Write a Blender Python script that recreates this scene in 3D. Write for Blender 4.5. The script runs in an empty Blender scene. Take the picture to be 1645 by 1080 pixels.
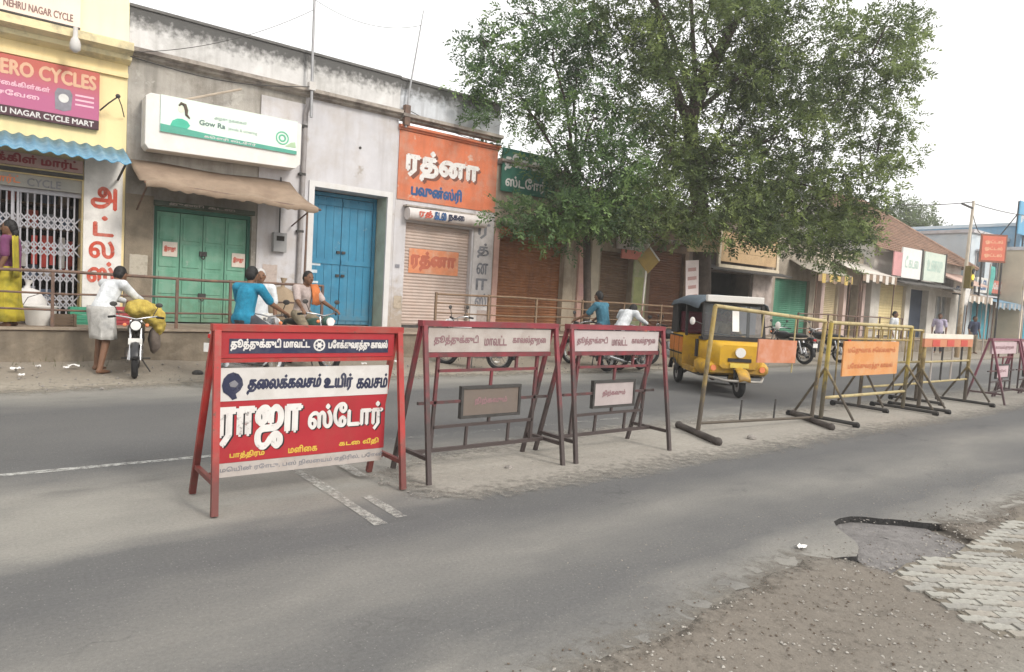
import bpy, bmesh, math, random
import numpy as np
from mathutils import Vector, Matrix, Quaternion
from mathutils.geometry import interpolate_bezier, delaunay_2d_cdt

sc = bpy.context.scene
col = sc.collection
R = math.radians
random.seed(7)

# ------------------------------------------------------------------ camera
cam = bpy.data.cameras.new('camera')
cam_o = bpy.data.objects.new('camera', cam)
col.objects.link(cam_o)
cam.sensor_width = 36.0
cam.lens = 36.0 * 1100 / 1645
cam.clip_start = 0.05
cam.clip_end = 2000
cam_o.matrix_world = Matrix(((0.792077, -0.008878, -0.610357, 0),
                             (-0.607872, 0.079813, -0.790013, 0),
                             (0.055728, 0.996770, 0.057821, 1.5),
                             (0, 0, 0, 1)))
sc.camera = cam_o

# ------------------------------------------------------------------ sky, sun, exposure
SUN_EL, SUN_AZ = R(34), R(163)          # bright overcast, light from the near side of the street
world = bpy.data.worlds.new('World')
sc.world = world
world.use_nodes = True
wn, wl = world.node_tree.nodes, world.node_tree.links
bg = wn['Background']
sky = wn.new('ShaderNodeTexSky')
sky.sky_type = 'NISHITA'
sky.sun_disc = False
sky.sun_elevation = SUN_EL
sky.sun_rotation = SUN_AZ
sky.air_density = 1.0
sky.dust_density = 4.0
hs = wn.new('ShaderNodeHueSaturation')
hs.inputs['Saturation'].default_value = 0.15
mx = wn.new('ShaderNodeMix')
mx.data_type = 'RGBA'
mx.inputs[0].default_value = 0.8
mx.inputs[7].default_value = (8.65, 8.6, 8.5, 1)
wl.new(sky.outputs[0], hs.inputs['Color'])
wl.new(hs.outputs[0], mx.inputs[6])
wl.new(mx.outputs[2], bg.inputs['Color'])
bg.inputs['Strength'].default_value = 0.125
sun = bpy.data.lights.new('sun', 'SUN')
sun.energy = 1.5
sun.angle = R(12)
sun.color = (1.0, 0.935, 0.84)
sun_o = bpy.data.objects.new('sun', sun)
col.objects.link(sun_o)
sd = Vector((math.sin(SUN_AZ) * math.cos(SUN_EL), math.cos(SUN_AZ) * math.cos(SUN_EL), math.sin(SUN_EL)))
sun_o.rotation_euler = (-sd).to_track_quat('-Z', 'Y').to_euler()
sun_o.location = sd * 40
sc.view_settings.view_transform = 'Standard'
sc.view_settings.look = 'None'
sc.view_settings.gamma = 1
sc.view_settings.use_curve_mapping = False
sc.view_settings.exposure = 0.68

# ------------------------------------------------------------------ helpers
OFF = {}                                   # root object -> world offset of its children's coordinates


def tag(o, label=None, cat=None, group=None, kind=None):
    if label: o['label'] = label
    if cat: o['category'] = cat
    if group: o['group'] = group
    if kind: o['kind'] = kind
    return o


def thing(name, label, cat, loc=(0, 0, 0), rz=0.0, group=None, local=False):
    o = bpy.data.objects.new(name, None)
    col.objects.link(o)
    o.empty_display_size = 0.2
    o.location = loc
    o.rotation_euler = (0, 0, rz)
    OFF[o] = Vector((0, 0, 0)) if local else Vector(loc)
    return tag(o, label, cat, group)


def root_of(o):
    while o.parent: o = o.parent
    return o


class MB:
    def __init__(s): s.v, s.f = [], []

    def add(s, vs, fs):
        n = len(s.v)
        s.v.extend([tuple(p) for p in vs])
        s.f.extend([tuple(i + n for i in f) for f in fs])
        return s

    def box(s, x0, x1, y0, y1, z0, z1):
        return s.add([(x0, y0, z0), (x1, y0, z0), (x1, y1, z0), (x0, y1, z0), (x0, y0, z1), (x1, y0, z1), (x1, y1, z1), (x0, y1, z1)],
                     [(3, 2, 1, 0), (4, 5, 6, 7), (0, 1, 5, 4), (1, 2, 6, 5), (2, 3, 7, 6), (3, 0, 4, 7)])

    def bar(s, p0, p1, w, d=None, up=(0, 0, 1)):
        d = d or w
        p0, p1 = Vector(p0), Vector(p1)
        t = (p1 - p0).normalized()
        up = Vector(up)
        if abs(t.dot(up)) > .95: up = Vector((0, 1, 0))
        a = t.cross(up).normalized() * (w / 2)
        b = a.cross(t).normalized() * (d / 2)
        vs = [p + q for p in (p0, p1) for q in (-a - b, a - b, a + b, -a + b)]
        return s.add(vs, [(3, 2, 1, 0), (4, 5, 6, 7), (0, 1, 5, 4), (1, 2, 6, 5), (2, 3, 7, 6), (3, 0, 4, 7)])

    def path(s, pts, rad, n=8, cap=True):
        pts = [Vector(p) for p in pts]
        if not hasattr(rad, '__len__'): rad = [rad] * len(pts)
        prev = None
        base = len(s.v)
        for i, p in enumerate(pts):
            t = (pts[min(i + 1, len(pts) - 1)] - pts[max(i - 1, 0)]).normalized()
            if prev is None:
                a = t.orthogonal().normalized()
            else:
                a = (prev - t * prev.dot(t)).normalized()
            prev = a
            b = t.cross(a)
            for k in range(n):
                q = 2 * math.pi * k / n
                s.v.append(tuple(p + (a * math.cos(q) + b * math.sin(q)) * rad[i]))
        for i in range(len(pts) - 1):
            for k in range(n):
                k2 = (k + 1) % n
                s.f.append((base + i * n + k, base + i * n + k2, base + (i + 1) * n + k2, base + (i + 1) * n + k))
        if cap:
            s.f.append(tuple(base + k for k in range(n))[::-1])
            s.f.append(tuple(base + (len(pts) - 1) * n + k for k in range(n)))
        return s

    def tube(s, p0, p1, r, r1=None, n=8):
        return s.path([p0, p1], [r, r if r1 is None else r1], n)

    def ell(s, c, r, n=12, m=8):
        if not hasattr(r, '__len__'): r = (r, r, r)
        c = Vector(c)
        vs = [c + Vector((0, 0, -r[2]))]
        for i in range(1, m):
            ph = -math.pi / 2 + math.pi * i / m
            for k in range(n):
                q = 2 * math.pi * k / n
                vs.append(c + Vector((r[0] * math.cos(ph) * math.cos(q), r[1] * math.cos(ph) * math.sin(q), r[2] * math.sin(ph))))
        vs.append(c + Vector((0, 0, r[2])))
        fs = [(0, 1 + (k + 1) % n, 1 + k) for k in range(n)]
        for i in range(m - 2):
            for k in range(n):
                k2 = (k + 1) % n
                fs.append((1 + i * n + k, 1 + i * n + k2, 1 + (i + 1) * n + k2, 1 + (i + 1) * n + k))
        l = len(vs) - 1
        fs += [(l, 1 + (m - 2) * n + k, 1 + (m - 2) * n + (k + 1) % n) for k in range(n)]
        return s.add(vs, fs)

    def limb(s, pts, rad, n=10):                # capsule chain for bodies
        for p, r in zip(pts, rad): s.ell(p, r, 10, 7)
        for i in range(len(pts) - 1): s.tube(pts[i], pts[i + 1], rad[i], rad[i + 1], n)
        return s

    def prism(s, poly, fn, d0, d1):             # outline (a,b) -> fn(a,b,d), closed solid between d0 and d1
        n = len(poly)
        vs = [fn(a, b, d0) for a, b in poly] + [fn(a, b, d1) for a, b in poly]
        fs = [tuple(range(n))[::-1], tuple(range(n, 2 * n))]
        fs += [(i, (i + 1) % n, n + (i + 1) % n, n + i) for i in range(n)]
        return s.add(vs, fs)

    def grid(s, rows):                          # rows of points -> surface
        n, m = len(rows), len(rows[0])
        vs = [p for r in rows for p in r]
        return s.add(vs, [(i * m + j, i * m + j + 1, (i + 1) * m + j + 1, (i + 1) * m + j) for i in range(n - 1) for j in range(m - 1)])

    def disc(s, c, ax, r, w, n=24, r_in=0.0):   # a ring or disc of thickness w about axis ax
        c, ax = Vector(c), Vector(ax).normalized()
        a = ax.orthogonal().normalized()
        b = ax.cross(a)
        ring = lambda rr, h: [c + ax * h + (a * math.cos(2 * math.pi * k / n) + b * math.sin(2 * math.pi * k / n)) * rr for k in range(n)]
        if r_in > 0:
            vs = ring(r, -w / 2) + ring(r, w / 2) + ring(r_in, w / 2) + ring(r_in, -w / 2)
            fs = []
            for q in range(4):
                for k in range(n):
                    k2 = (k + 1) % n
                    fs.append((q * n + k, q * n + k2, ((q + 1) % 4) * n + k2, ((q + 1) % 4) * n + k))
            return s.add(vs, fs)
        vs = ring(r, -w / 2) + ring(r, w / 2)
        fs = [tuple(range(n))[::-1], tuple(range(n, 2 * n))] + [(k, (k + 1) % n, n + (k + 1) % n, n + k) for k in range(n)]
        return s.add(vs, fs)

    def torus(s, c, ax, r, t, n=28, m=10, squash=1.0):
        c, ax = Vector(c), Vector(ax).normalized()
        a = ax.orthogonal().normalized()
        b = ax.cross(a)
        vs, fs = [], []
        for i in range(n):
            q = 2 * math.pi * i / n
            d = a * math.cos(q) + b * math.sin(q)
            for j in range(m):
                w = 2 * math.pi * j / m
                vs.append(c + d * (r + t * math.cos(w)) + ax * (t * squash * math.sin(w)))
        for i in range(n):
            for j in range(m):
                fs.append((i * m + j, ((i + 1) % n) * m + j, ((i + 1) % n) * m + (j + 1) % m, i * m + (j + 1) % m))
        return s.add(vs, fs)

    def build(s, name, m, parent=None, smooth=False, bevel=0.0, loc=None):
        off = OFF.get(root_of(parent), Vector((0, 0, 0))) if parent else (Vector(loc) if loc else Vector((0, 0, 0)))
        me = bpy.data.meshes.new(name)
        me.from_pydata([(p[0] - off.x, p[1] - off.y, p[2] - off.z) for p in s.v], [], s.f)
        bm = bmesh.new(); bm.from_mesh(me)
        bmesh.ops.recalc_face_normals(bm, faces=bm.faces)
        bm.to_mesh(me); bm.free()
        if smooth:
            me.shade_smooth()
            me.set_sharp_from_angle(angle=R(50))
        if m: me.materials.append(m)
        o = bpy.data.objects.new(name, me)
        col.objects.link(o)
        if parent: o.parent = parent
        elif loc: o.location = loc
        if bevel:
            b = o.modifiers.new('bevel', 'BEVEL'); b.width = bevel; b.segments = 2; b.limit_method = 'ANGLE'
        return o


def copy_tree(o, parent=None):
    c = o.copy()
    col.objects.link(c)
    c.parent = parent
    for ch in list(o.children): copy_tree(ch, c)
    return c


# ------------------------------------------------------------------ materials
MATS = {}


def mat(name, c, rough=.8, var=.18, scale=3.0, bump=.0, bscale=40, metal=0.0, stain=None, streak=None, rust=None, spec=.3, alpha=1, emit=0, worn=0, peel=None):
    """colour c with fine mottling; stain=(colour, amount, scale), streak=(colour, amount) runs down the surface, rust=(colour, amount, z_top)"""
    if name in MATS: return MATS[name]
    m = bpy.data.materials.new(name); m.use_nodes = True
    N, L = m.node_tree.nodes, m.node_tree.links
    b = N['Principled BSDF']
    b.inputs['Roughness'].default_value = rough
    b.inputs['Metallic'].default_value = metal
    b.inputs['Specular IOR Level'].default_value = spec
    tc = N.new('ShaderNodeTexCoord')

    def noise(sc_, det=5, vec=None, ro=.6):
        n = N.new('ShaderNodeTexNoise')
        n.inputs['Scale'].default_value = sc_; n.inputs['Detail'].default_value = det; n.inputs['Roughness'].default_value = ro
        L.new(vec or tc.outputs['Object'], n.inputs['Vector'])
        return n.outputs['Fac']

    def ramp(f, a, b_):
        r = N.new('ShaderNodeMapRange'); r.inputs[1].default_value = a; r.inputs[2].default_value = b_
        L.new(f, r.inputs[0]); return r.outputs[0]

    def mix(f, a, b_):
        x = N.new('ShaderNodeMix'); x.data_type = 'RGBA'
        for i, q in ((0, f), (6, a), (7, b_)):
            if isinstance(q, (tuple, float, int)): x.inputs[i].default_value = q if not isinstance(q, tuple) else (*q[:3], 1)
            else: L.new(q, x.inputs[i])
        return x.outputs[2]

    lo = tuple(max(0, k * (1 - var)) for k in c); hi = tuple(min(1, k * (1 + var)) for k in c)
    out = mix(ramp(noise(scale), .3, .7), lo, hi)
    if streak:
        mp = N.new('ShaderNodeMapping'); mp.inputs['Scale'].default_value = (3.5, 3.5, .28)
        L.new(tc.outputs['Object'], mp.inputs[0])
        f = N.new('ShaderNodeMath'); f.operation = 'MULTIPLY'
        L.new(ramp(noise(1.3, 6, mp.outputs[0]), .46, .68), f.inputs[0]); f.inputs[1].default_value = streak[1]
        out = mix(f.outputs[0], out, streak[0])
    if stain:
        f = N.new('ShaderNodeMath'); f.operation = 'MULTIPLY'
        L.new(ramp(noise(stain[2], 8, None, .68), .47, .62), f.inputs[0]); f.inputs[1].default_value = stain[1]
        out = mix(f.outputs[0], out, stain[0])
    if rust:
        sx = N.new('ShaderNodeSeparateXYZ'); L.new(tc.outputs['Object'], sx.inputs[0])
        z = ramp(sx.outputs['Z'], rust[2], rust[3] if len(rust) > 3 else 0)
        a = N.new('ShaderNodeMath'); a.operation = 'ADD'; L.new(z, a.inputs[0]); L.new(noise(9, 6), a.inputs[1])
        f = N.new('ShaderNodeMath'); f.operation = 'MULTIPLY'; L.new(ramp(a.outputs[0], .72, 1.15), f.inputs[0]); f.inputs[1].default_value = rust[1]
        out = mix(f.outputs[0], out, rust[0])
    L.new(out, b.inputs['Base Color'])
    if bump:
        bp = N.new('ShaderNodeBump'); bp.inputs['Strength'].default_value = bump; bp.inputs['Distance'].default_value = .02
        L.new(noise(bscale, 6), bp.inputs['Height']); L.new(bp.outputs[0], b.inputs['Normal'])
    if peel:
        f = ramp(noise(peel[2], 9, None, .75), peel[3], peel[3] + .035)
        g_ = N.new('ShaderNodeMath'); g_.operation = 'MULTIPLY'; L.new(f, g_.inputs[0]); g_.inputs[1].default_value = peel[1]
        L.new(mix(g_.outputs[0], out, peel[0]), b.inputs['Base Color'])
    if worn: L.new(ramp(noise(11, 8, None, .72), worn, worn + .12), b.inputs['Alpha'])
    if alpha < 1: b.inputs['Alpha'].default_value = alpha
    if emit:
        b.inputs['Emission Color'].default_value = (*c, 1); b.inputs['Emission Strength'].default_value = emit
    MATS[name] = m
    return m


def rgb(h, k=1.0):
    v = [int(h[i:i + 2], 16) / 255 for i in (0, 2, 4)]
    return tuple(min(.92, k * (x / 12.92 if x <= .04045 else ((x + .055) / 1.055) ** 2.4)) for x in v)


GRIME = (.09, .075, .06)
M_WHITE = mat('whitewash', (.53, .52, .54), .9, .08, 2, .2, stain=((.44, .40, .37), .6, 1.1), streak=((.36, .33, .32), .45), peel=((.34, .30, .26), .8, 2.1, .60), rust=((.33, .26, .19), .8, 2.4))
M_GREY = mat('grey_plaster', (.385, .36, .325), .9, .2, 2.2, .25, stain=((.17, .15, .125), .8, 1.1), streak=((.15, .14, .12), .6), peel=((.46, .44, .40), .7, 1.7, .58))
M_PARA = mat('parapet_plaster', (.60, .59, .58), .9, .10, 2.5, .25, stain=((.33, .32, .30), .6, 1.3), streak=((.34, .33, .32), .4), rust=((.10, .098, .095), 1.0, 5.82, 6.42))
M_LEDGE = mat('ledge_cement', (.36, .32, .28), .92, .2, 4, .25, stain=((.13, .11, .10), .8, 2.2))
M_YELLOW = mat('yellow_wall_paint', (.80, .66, .36), .75, .06, 1.5, .05, streak=((.60, .48, .27), .45))
M_YPALE = mat('pale_yellow_wall_paint', (.84, .79, .52), .75, .05, 1.5, .05, streak=((.7, .64, .42), .35))
M_ORANGE = mat('orange_wall_paint', (.56, .165, .08), .85, .12, 2.5, .12, stain=((.46, .25, .18), .6, 2.0), streak=((.34, .12, .07), .5), peel=((.52, .40, .33), .8, 2.6, .60))
M_BLUE = mat('blue_door_paint', (.035, .20, .33), .5, .12, 2, .05, stain=((.03, .15, .25), .6, 2.5), streak=((.10, .27, .38), .45), peel=((.20, .30, .34), .7, 5, .63), rust=((.10, .17, .20), .6, 1.5))
M_GREEN = mat('green_door_paint', (.14, .33, .235), .6, .12, 3, .05, stain=((.20, .33, .25), .6, 3), streak=((.05, .17, .10), .5), peel=((.30, .36, .30), .7, 5, .62), rust=((.12, .16, .10), .7, 1.5))
M_GREEN2 = mat('dark_green_paint', (.03, .13, .09), .55, .15, 3)
M_STEEL = mat('grille_steel', (.34, .335, .36), .55, .15, 6, metal=.3)
M_RAIL = mat('rail_brown_paint', (.13, .085, .068), .7, .25, 8, .1, stain=((.22, .12, .07), .6, 7))
M_RED = mat('barricade_red_paint', (.33, .034, .030), .5, .15, 5, .05, rust=((.10, .04, .035), .85, .6), stain=((.24, .085, .065), .65, 6), peel=((.11, .06, .045), .85, 13, .60))
M_MAROON = mat('barricade_maroon_paint', (.215, .034, .045), .55, .18, 6, .05, rust=((.062, .048, .046), 1.0, 1.5), stain=((.13, .06, .06), .5, 7))
M_BYEL = mat('barrier_yellow_paint', (.30, .215, .075), .7, .22, 6, .1, rust=((.085, .07, .055), 1.0, 1.3), stain=((.42, .34, .20), .6, 7))
M_DARK = mat('dark_iron', (.05, .047, .045), .7, .3, 8, .1)
M_SIGNW = mat('sign_white', (.56, .54, .52), .6, .06, 3, 0, stain=((.42, .39, .36), .5, 2.5))
M_SIGNG = mat('sign_grimy_white', (.40, .36, .335), .7, .1, 5, 0, stain=((.30, .25, .22), .6, 3))
M_SIGNR = mat('sign_red', (.36, .022, .032), .5, .12, 3, 0, stain=((.30, .045, .04), .5, 3), streak=((.25, .03, .03), .35))
M_NAVY = mat('letter_navy', (.022, .026, .06), .6, .2, 6, stain=((.08, .08, .11), .5, 8), worn=.28)
M_BLACK = mat('letter_black', (.02, .02, .022), .6, .2, 6)
M_LWHITE = mat('letter_white', (.64, .62, .60), .6, .06, 6, 0, stain=((.5, .46, .44), .5, 5), worn=.30)
M_LRED = mat('letter_red', (.48, .07, .04), .7, .2, 6, stain=((.5, .25, .2), .5, 8), worn=.32)
M_LYEL = mat('letter_yellow', (.58, .40, .06), .6, .15, 6)
M_LORA = mat('letter_orange', (.72, .23, .10), .7, .12, 6)
M_LBLUE = mat('letter_blue', (.03, .09, .22), .7, .2, 6, worn=.32)
M_LGREY = mat('letter_grey', (.20, .20, .22), .7, .15, 6, worn=.34)
M_NEARBLACK = mat('interior_dark', (.03, .027, .025), .95, .3, 3)  # shade inside the shops painted as near-black; also unlit lenses and meter glass
M_TYRE = mat('rubber', (.022, .022, .023), .85, .2, 10)
M_CHROME = mat('chrome', (.55, .55, .56), .25, .05, 4, metal=.9)
M_ENG = mat('engine_alloy', (.20, .20, .20), .5, .2, 10, metal=.5)
M_SKIN = mat('skin_brown', (.17, .088, .052), .6, .1, 12)
M_HAIR = mat('hair_black', (.012, .011, .011), .6, .2, 20)
M_HAIRG = mat('hair_grey', (.42, .41, .40), .7, .2, 20)

# ------------------------------------------------------------------ lettering (flat print; non-zero fill of the glyph outlines)
GL = {}


def glyph_tris(body):
    if body in GL: return GL[body]
    cu = bpy.data.curves.new('lettering', 'FONT'); cu.body = body; cu.size = 1
    ob = bpy.data.objects.new('lettering', cu); col.objects.link(ob)
    dg = bpy.context.evaluated_depsgraph_get()
    c2 = ob.to_curve(dg)
    polys = []
    for s in c2.splines:
        bp = s.bezier_points
        n = len(bp)
        if n < 3: continue
        pts = []
        for i in range(n):
            a, b = bp[i], bp[(i + 1) % n]
            pts += [(p.x, p.y) for p in interpolate_bezier(a.co, a.handle_right, b.handle_left, b.co, 4)[:-1]]
        polys.append(np.array(pts))
    ob.to_curve_clear()
    bpy.data.objects.remove(ob); bpy.data.curves.remove(cu)
    vs, es = [], []
    for p in polys:
        k = len(vs); vs += [Vector(q) for q in p]
        es += [(k + i, k + (i + 1) % len(p)) for i in range(len(p))]
    ov, oe, of = delaunay_2d_cdt(vs, es, [], 0, 1e-5)[:3]
    V = np.array([(v.x, v.y) for v in ov]); F = np.array([f for f in of if len(f) == 3])
    cen = V[F].mean(1)
    w = np.zeros(len(cen))
    for p in polys:
        q = np.roll(p, -1, 0)
        for a, b in zip(p, q):
            up = (a[1] <= cen[:, 1]) & (b[1] > cen[:, 1]); dn = (a[1] > cen[:, 1]) & (b[1] <= cen[:, 1])
            side = (b[0] - a[0]) * (cen[:, 1] - a[1]) - (cen[:, 0] - a[0]) * (b[1] - a[1])
            w += (up & (side > 0)).astype(int) - (dn & (side < 0)).astype(int)
    F = F[np.abs(w) > .5]
    used = np.unique(F); mp = {u: i for i, u in enumerate(used)}
    V = V[used]; F = [tuple(mp[i] for i in f) for f in F]
    lo, hi = V.min(0), V.max(0)
    GL[body] = ((V - lo) / (hi - lo), F)
    return GL[body]


def letters(name, body, m, parent, x0, x1, z0, z1, y, bold=0.0, dx=0, dz=0, fn=None, slant=0):
    """print the words in the rectangle x0..x1, z0..z1 on a plane facing -Y at y (or through fn(a, b, depth))"""
    V, F = glyph_tris(body)
    fn = fn or (lambda a, b, d: (a, y - d, b))
    mb = MB()
    b = bold * (z1 - z0)
    sh = [(0, 0)] if not bold else [(-b, 0), (b, 0), (0, b), (0, -b)]
    for i, (sx, sz) in enumerate(sh):
        mb.add([fn(x0 + (x1 - x0) * (p[0] + slant * p[1]) + sx + dx, z0 + (z1 - z0) * p[1] + sz + dz, .0005 * i) for p in V], F)
    me_o = mb.build(name, m, parent)
    return me_o


def plate(name, m, parent, x0, x1, z0, z1, y, t=.01, bevel=0):
    return MB().box(x0, x1, y, y + t, z0, z1).build(name, m, parent, bevel=bevel)


def wall(mb, x0, x1, z0, z1, y0, y1, ops=()):
    xs = sorted({x0, x1, *[o[0] for o in ops], *[o[1] for o in ops]})
    zs = sorted({z0, z1, *[o[2] for o in ops], *[o[3] for o in ops]})
    for i in range(len(xs) - 1):
        for j in range(len(zs) - 1):
            cx, cz = (xs[i] + xs[i + 1]) / 2, (zs[j] + zs[j + 1]) / 2
            if any(o[0] < cx < o[1] and o[2] < cz < o[3] for o in ops): continue
            mb.box(xs[i], xs[i + 1], y0, y1, zs[j], zs[j + 1])
    return mb


def shutter(parent, m, x0, x1, z0, z1, y, period=.075, name='shutter'):
    n = int((z1 - z0) / period) * 4
    rows = []
    for i in range(n + 1):
        z = z0 + (z1 - z0) * i / n
        d = [.0, .014, .018, .008][i % 4]
        rows.append([(x0, y - d, z), (x1, y - d, z)])
    mb = MB().grid(rows)
    o = mb.build(name, m, parent)
    MB().box(x0, x1, y - .035, y + .01, z0, z0 + .07).build('bottom_rail', M_DARK, o)
    for s in (.3, .7):
        x = x0 + (x1 - x0) * s
        MB().path([(x - .06, y - .04, z0 + .12), (x - .06, y - .075, z0 + .13), (x + .06, y - .075, z0 + .13), (x + .06, y - .04, z0 + .12)], .009, 6).build('handle', M_DARK, o)
    return o


def sheet(name, poly, z, t, m, kind='structure', jitter=0):
    mb = MB().prism(poly, lambda a, b, d: (a, b, d), z - t, z)
    o = mb.build(name, m)
    return tag(o, kind=kind)

# ------------------------------------------------------------------ ground, road, pavement
def ground_mat(name, asphalt, dust, stops, pebble=.5, grain=260, rough=.9, cracks=False):
    """surface that changes across the street (world Y) where dust has settled, mottled along it"""
    m = bpy.data.materials.new(name); m.use_nodes = True
    N, L = m.node_tree.nodes, m.node_tree.links
    b = N['Principled BSDF']; b.inputs['Roughness'].default_value = rough; b.inputs['Specular IOR Level'].default_value = .2
    geo = N.new('ShaderNodeNewGeometry')
    sx = N.new('ShaderNodeSeparateXYZ'); L.new(geo.outputs['Position'], sx.inputs[0])

    def noise(s, det, mp=(1, 1, 1), ro=.6):
        k = N.new('ShaderNodeMapping'); k.inputs['Scale'].default_value = mp; L.new(geo.outputs['Position'], k.inputs[0])
        n = N.new('ShaderNodeTexNoise'); n.inputs['Scale'].default_value = s; n.inputs['Detail'].default_value = det; n.inputs['Roughness'].default_value = ro
        L.new(k.outputs[0], n.inputs['Vector']); return n.outputs['Fac']

    def math_(op, a, c, d=None):
        k = N.new('ShaderNodeMath'); k.operation = op
        for i, q in enumerate((a, c) if d is None else (a, c, d)):
            if isinstance(q, (int, float)): k.inputs[i].default_value = q
            else: L.new(q, k.inputs[i])
        return k.outputs[0]

    def mix(f, a, c, mode='MIX'):
        x = N.new('ShaderNodeMix'); x.data_type = 'RGBA'; x.blend_type = mode
        for i, q in ((0, f), (6, a), (7, c)):
            if isinstance(q, tuple): x.inputs[i].default_value = (*q, 1)
            elif isinstance(q, (int, float)): x.inputs[i].default_value = q
            else: L.new(q, x.inputs[i])
        return x.outputs[2]
    wob = math_('MULTIPLY_ADD', noise(.55, 4, (.5, 1, 1)), 1.5, -.75)
    wob2 = math_('MULTIPLY_ADD', noise(3, 5, (.35, 1, 1)), .5, -.25)
    y = math_('ADD', math_('ADD', sx.outputs['Y'], wob), wob2)
    yn = math_('DIVIDE', y, 14.0)
    cr = N.new('ShaderNodeValToRGB'); L.new(yn, cr.inputs[0])
    el = cr.color_ramp.elements
    el[0].position = 0; el[0].color = (stops[0][1],) * 3 + (1,)
    el[1].position = 1; el[1].color = (stops[-1][1],) * 3 + (1,)
    for p, v in stops[1:-1]:
        e = el.new(p / 14); e.color = (v, v, v, 1)
    patch = noise(1.6, 6, (.6, 1, 1), .65)
    f = math_('MULTIPLY', cr.outputs[0], math_('MULTIPLY_ADD', patch, 1.3, .35))
    k = N.new('ShaderNodeClamp'); L.new(f, k.inputs[0])
    base = mix(noise(.8, 5), tuple(x * .86 for x in asphalt), tuple(x * 1.12 for x in asphalt))
    cdust = mix(noise(2.3, 6), tuple(x * .85 for x in dust), tuple(x * 1.13 for x in dust))
    c = mix(k.outputs[0], base, cdust)
    g = noise(grain, 3)
    g2 = noise(grain * .22, 4, (1, 1, 1), .7)
    c = mix(.6 * pebble, c, mix(g, (.25, .25, .25), (.85, .85, .85)), 'OVERLAY')
    c = mix(.5 * pebble, c, mix(g2, (.2, .2, .2), (.85, .85, .85)), 'OVERLAY')
    if cracks:
        k2 = N.new('ShaderNodeMapping'); k2.inputs['Scale'].default_value = (.55, .9, 1); L.new(geo.outputs['Position'], k2.inputs[0])
        wv = N.new('ShaderNodeVectorMath'); wv.operation = 'ADD'
        nz = N.new('ShaderNodeTexNoise'); nz.inputs['Scale'].default_value = 5; nz.inputs['Detail'].default_value = 6; L.new(geo.outputs['Position'], nz.inputs['Vector'])
        sc_ = N.new('ShaderNodeVectorMath'); sc_.operation = 'SCALE'; sc_.inputs['Scale'].default_value = .35; L.new(nz.outputs['Color'], sc_.inputs[0])
        L.new(k2.outputs[0], wv.inputs[0]); L.new(sc_.outputs[0], wv.inputs[1])
        vo = N.new('ShaderNodeTexVoronoi'); vo.feature = 'DISTANCE_TO_EDGE'; vo.inputs['Scale'].default_value = 1.1; L.new(wv.outputs[0], vo.inputs['Vector'])
        r1 = N.new('ShaderNodeMapRange'); r1.inputs[1].default_value = .012; r1.inputs[2].default_value = .003; L.new(vo.outputs['Distance'], r1.inputs[0])
        r2 = N.new('ShaderNodeMapRange'); r2.inputs[1].default_value = .54; r2.inputs[2].default_value = .68; L.new(noise(.9, 3), r2.inputs[0])
        c = mix(math_('MULTIPLY', math_('MULTIPLY', r1.outputs[0], r2.outputs[0]), .38), c, (.05, .05, .05))
        r3 = N.new('ShaderNodeMapRange'); r3.inputs[1].default_value = .62; r3.inputs[2].default_value = .74; L.new(noise(1.1, 5, (.45, 1.3, 1)), r3.inputs[0])
        c = mix(math_('MULTIPLY', r3.outputs[0], .4), c, (.055, .055, .057))
        vs = N.new('ShaderNodeTexVoronoi'); vs.inputs['Scale'].default_value = 62; L.new(geo.outputs['Position'], vs.inputs['Vector'])
        r4 = N.new('ShaderNodeMapRange'); r4.inputs[1].default_value = .26; r4.inputs[2].default_value = .16; L.new(vs.outputs['Distance'], r4.inputs[0])
        sv = N.new('ShaderNodeSeparateXYZ'); L.new(vs.outputs['Color'], sv.inputs[0])
        r5 = N.new('ShaderNodeMapRange'); r5.inputs[1].default_value = .55; r5.inputs[2].default_value = .9; L.new(sv.outputs['X'], r5.inputs[0])
        c = mix(math_('MULTIPLY', math_('MULTIPLY', r4.outputs[0], r5.outputs[0]), .55), c, (.30, .29, .27))
    L.new(c, b.inputs['Base Color'])
    bp = N.new('ShaderNodeBump'); bp.inputs['Strength'].default_value = .5; bp.inputs['Distance'].default_value = .006
    L.new(math_('ADD', g, math_('MULTIPLY', g2, 1.5)), bp.inputs['Height']); L.new(bp.outputs[0], b.inputs['Normal'])
    return m


M_ROAD = ground_mat('dusty_asphalt', (.098, .098, .099), (.236, .226, .204),
                    [(0, .9), (1.9, .9), (2.15, .55), (2.4, .1), (2.7, .22), (3.05, .55), (3.35, .28), (3.7, .04), (4.0, .1), (4.4, .9), (5.4, .85), (5.95, .2), (6.3, .03), (7.6, .12), (8.8, .06), (9.5, .7), (10.3, 1), (14, 1)], 1.1, 230, .9, True)
M_DIRT = ground_mat('brown_dirt', (.140, .120, .100), (.210, .198, .175), [(0, .9), (.9, .85), (1.4, .35), (1.9, .2), (2.15, .9), (9, .6), (12, .8), (14, .8)], 1.0, 120)
M_SAND = ground_mat('median_dust', (.20, .187, .165), (.275, .255, .225), [(0, .5), (4, .5), (4.6, 1), (5.6, .6), (14, .6)], 1.0, 120)
M_SHO = ground_mat('shoulder_sand', (.225, .195, .158), (.29, .26, .215), [(0, .5), (9, .9), (10.6, .9), (11.6, .2), (12.4, 0), (14, 0)], 1.0, 90)

o = MB().grid([[(x, y, -.058) for x in (-300, 0, 400)] for y in (-300, 0, 400)]).build('ground', M_DIRT)
tag(o, kind='structure')


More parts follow.
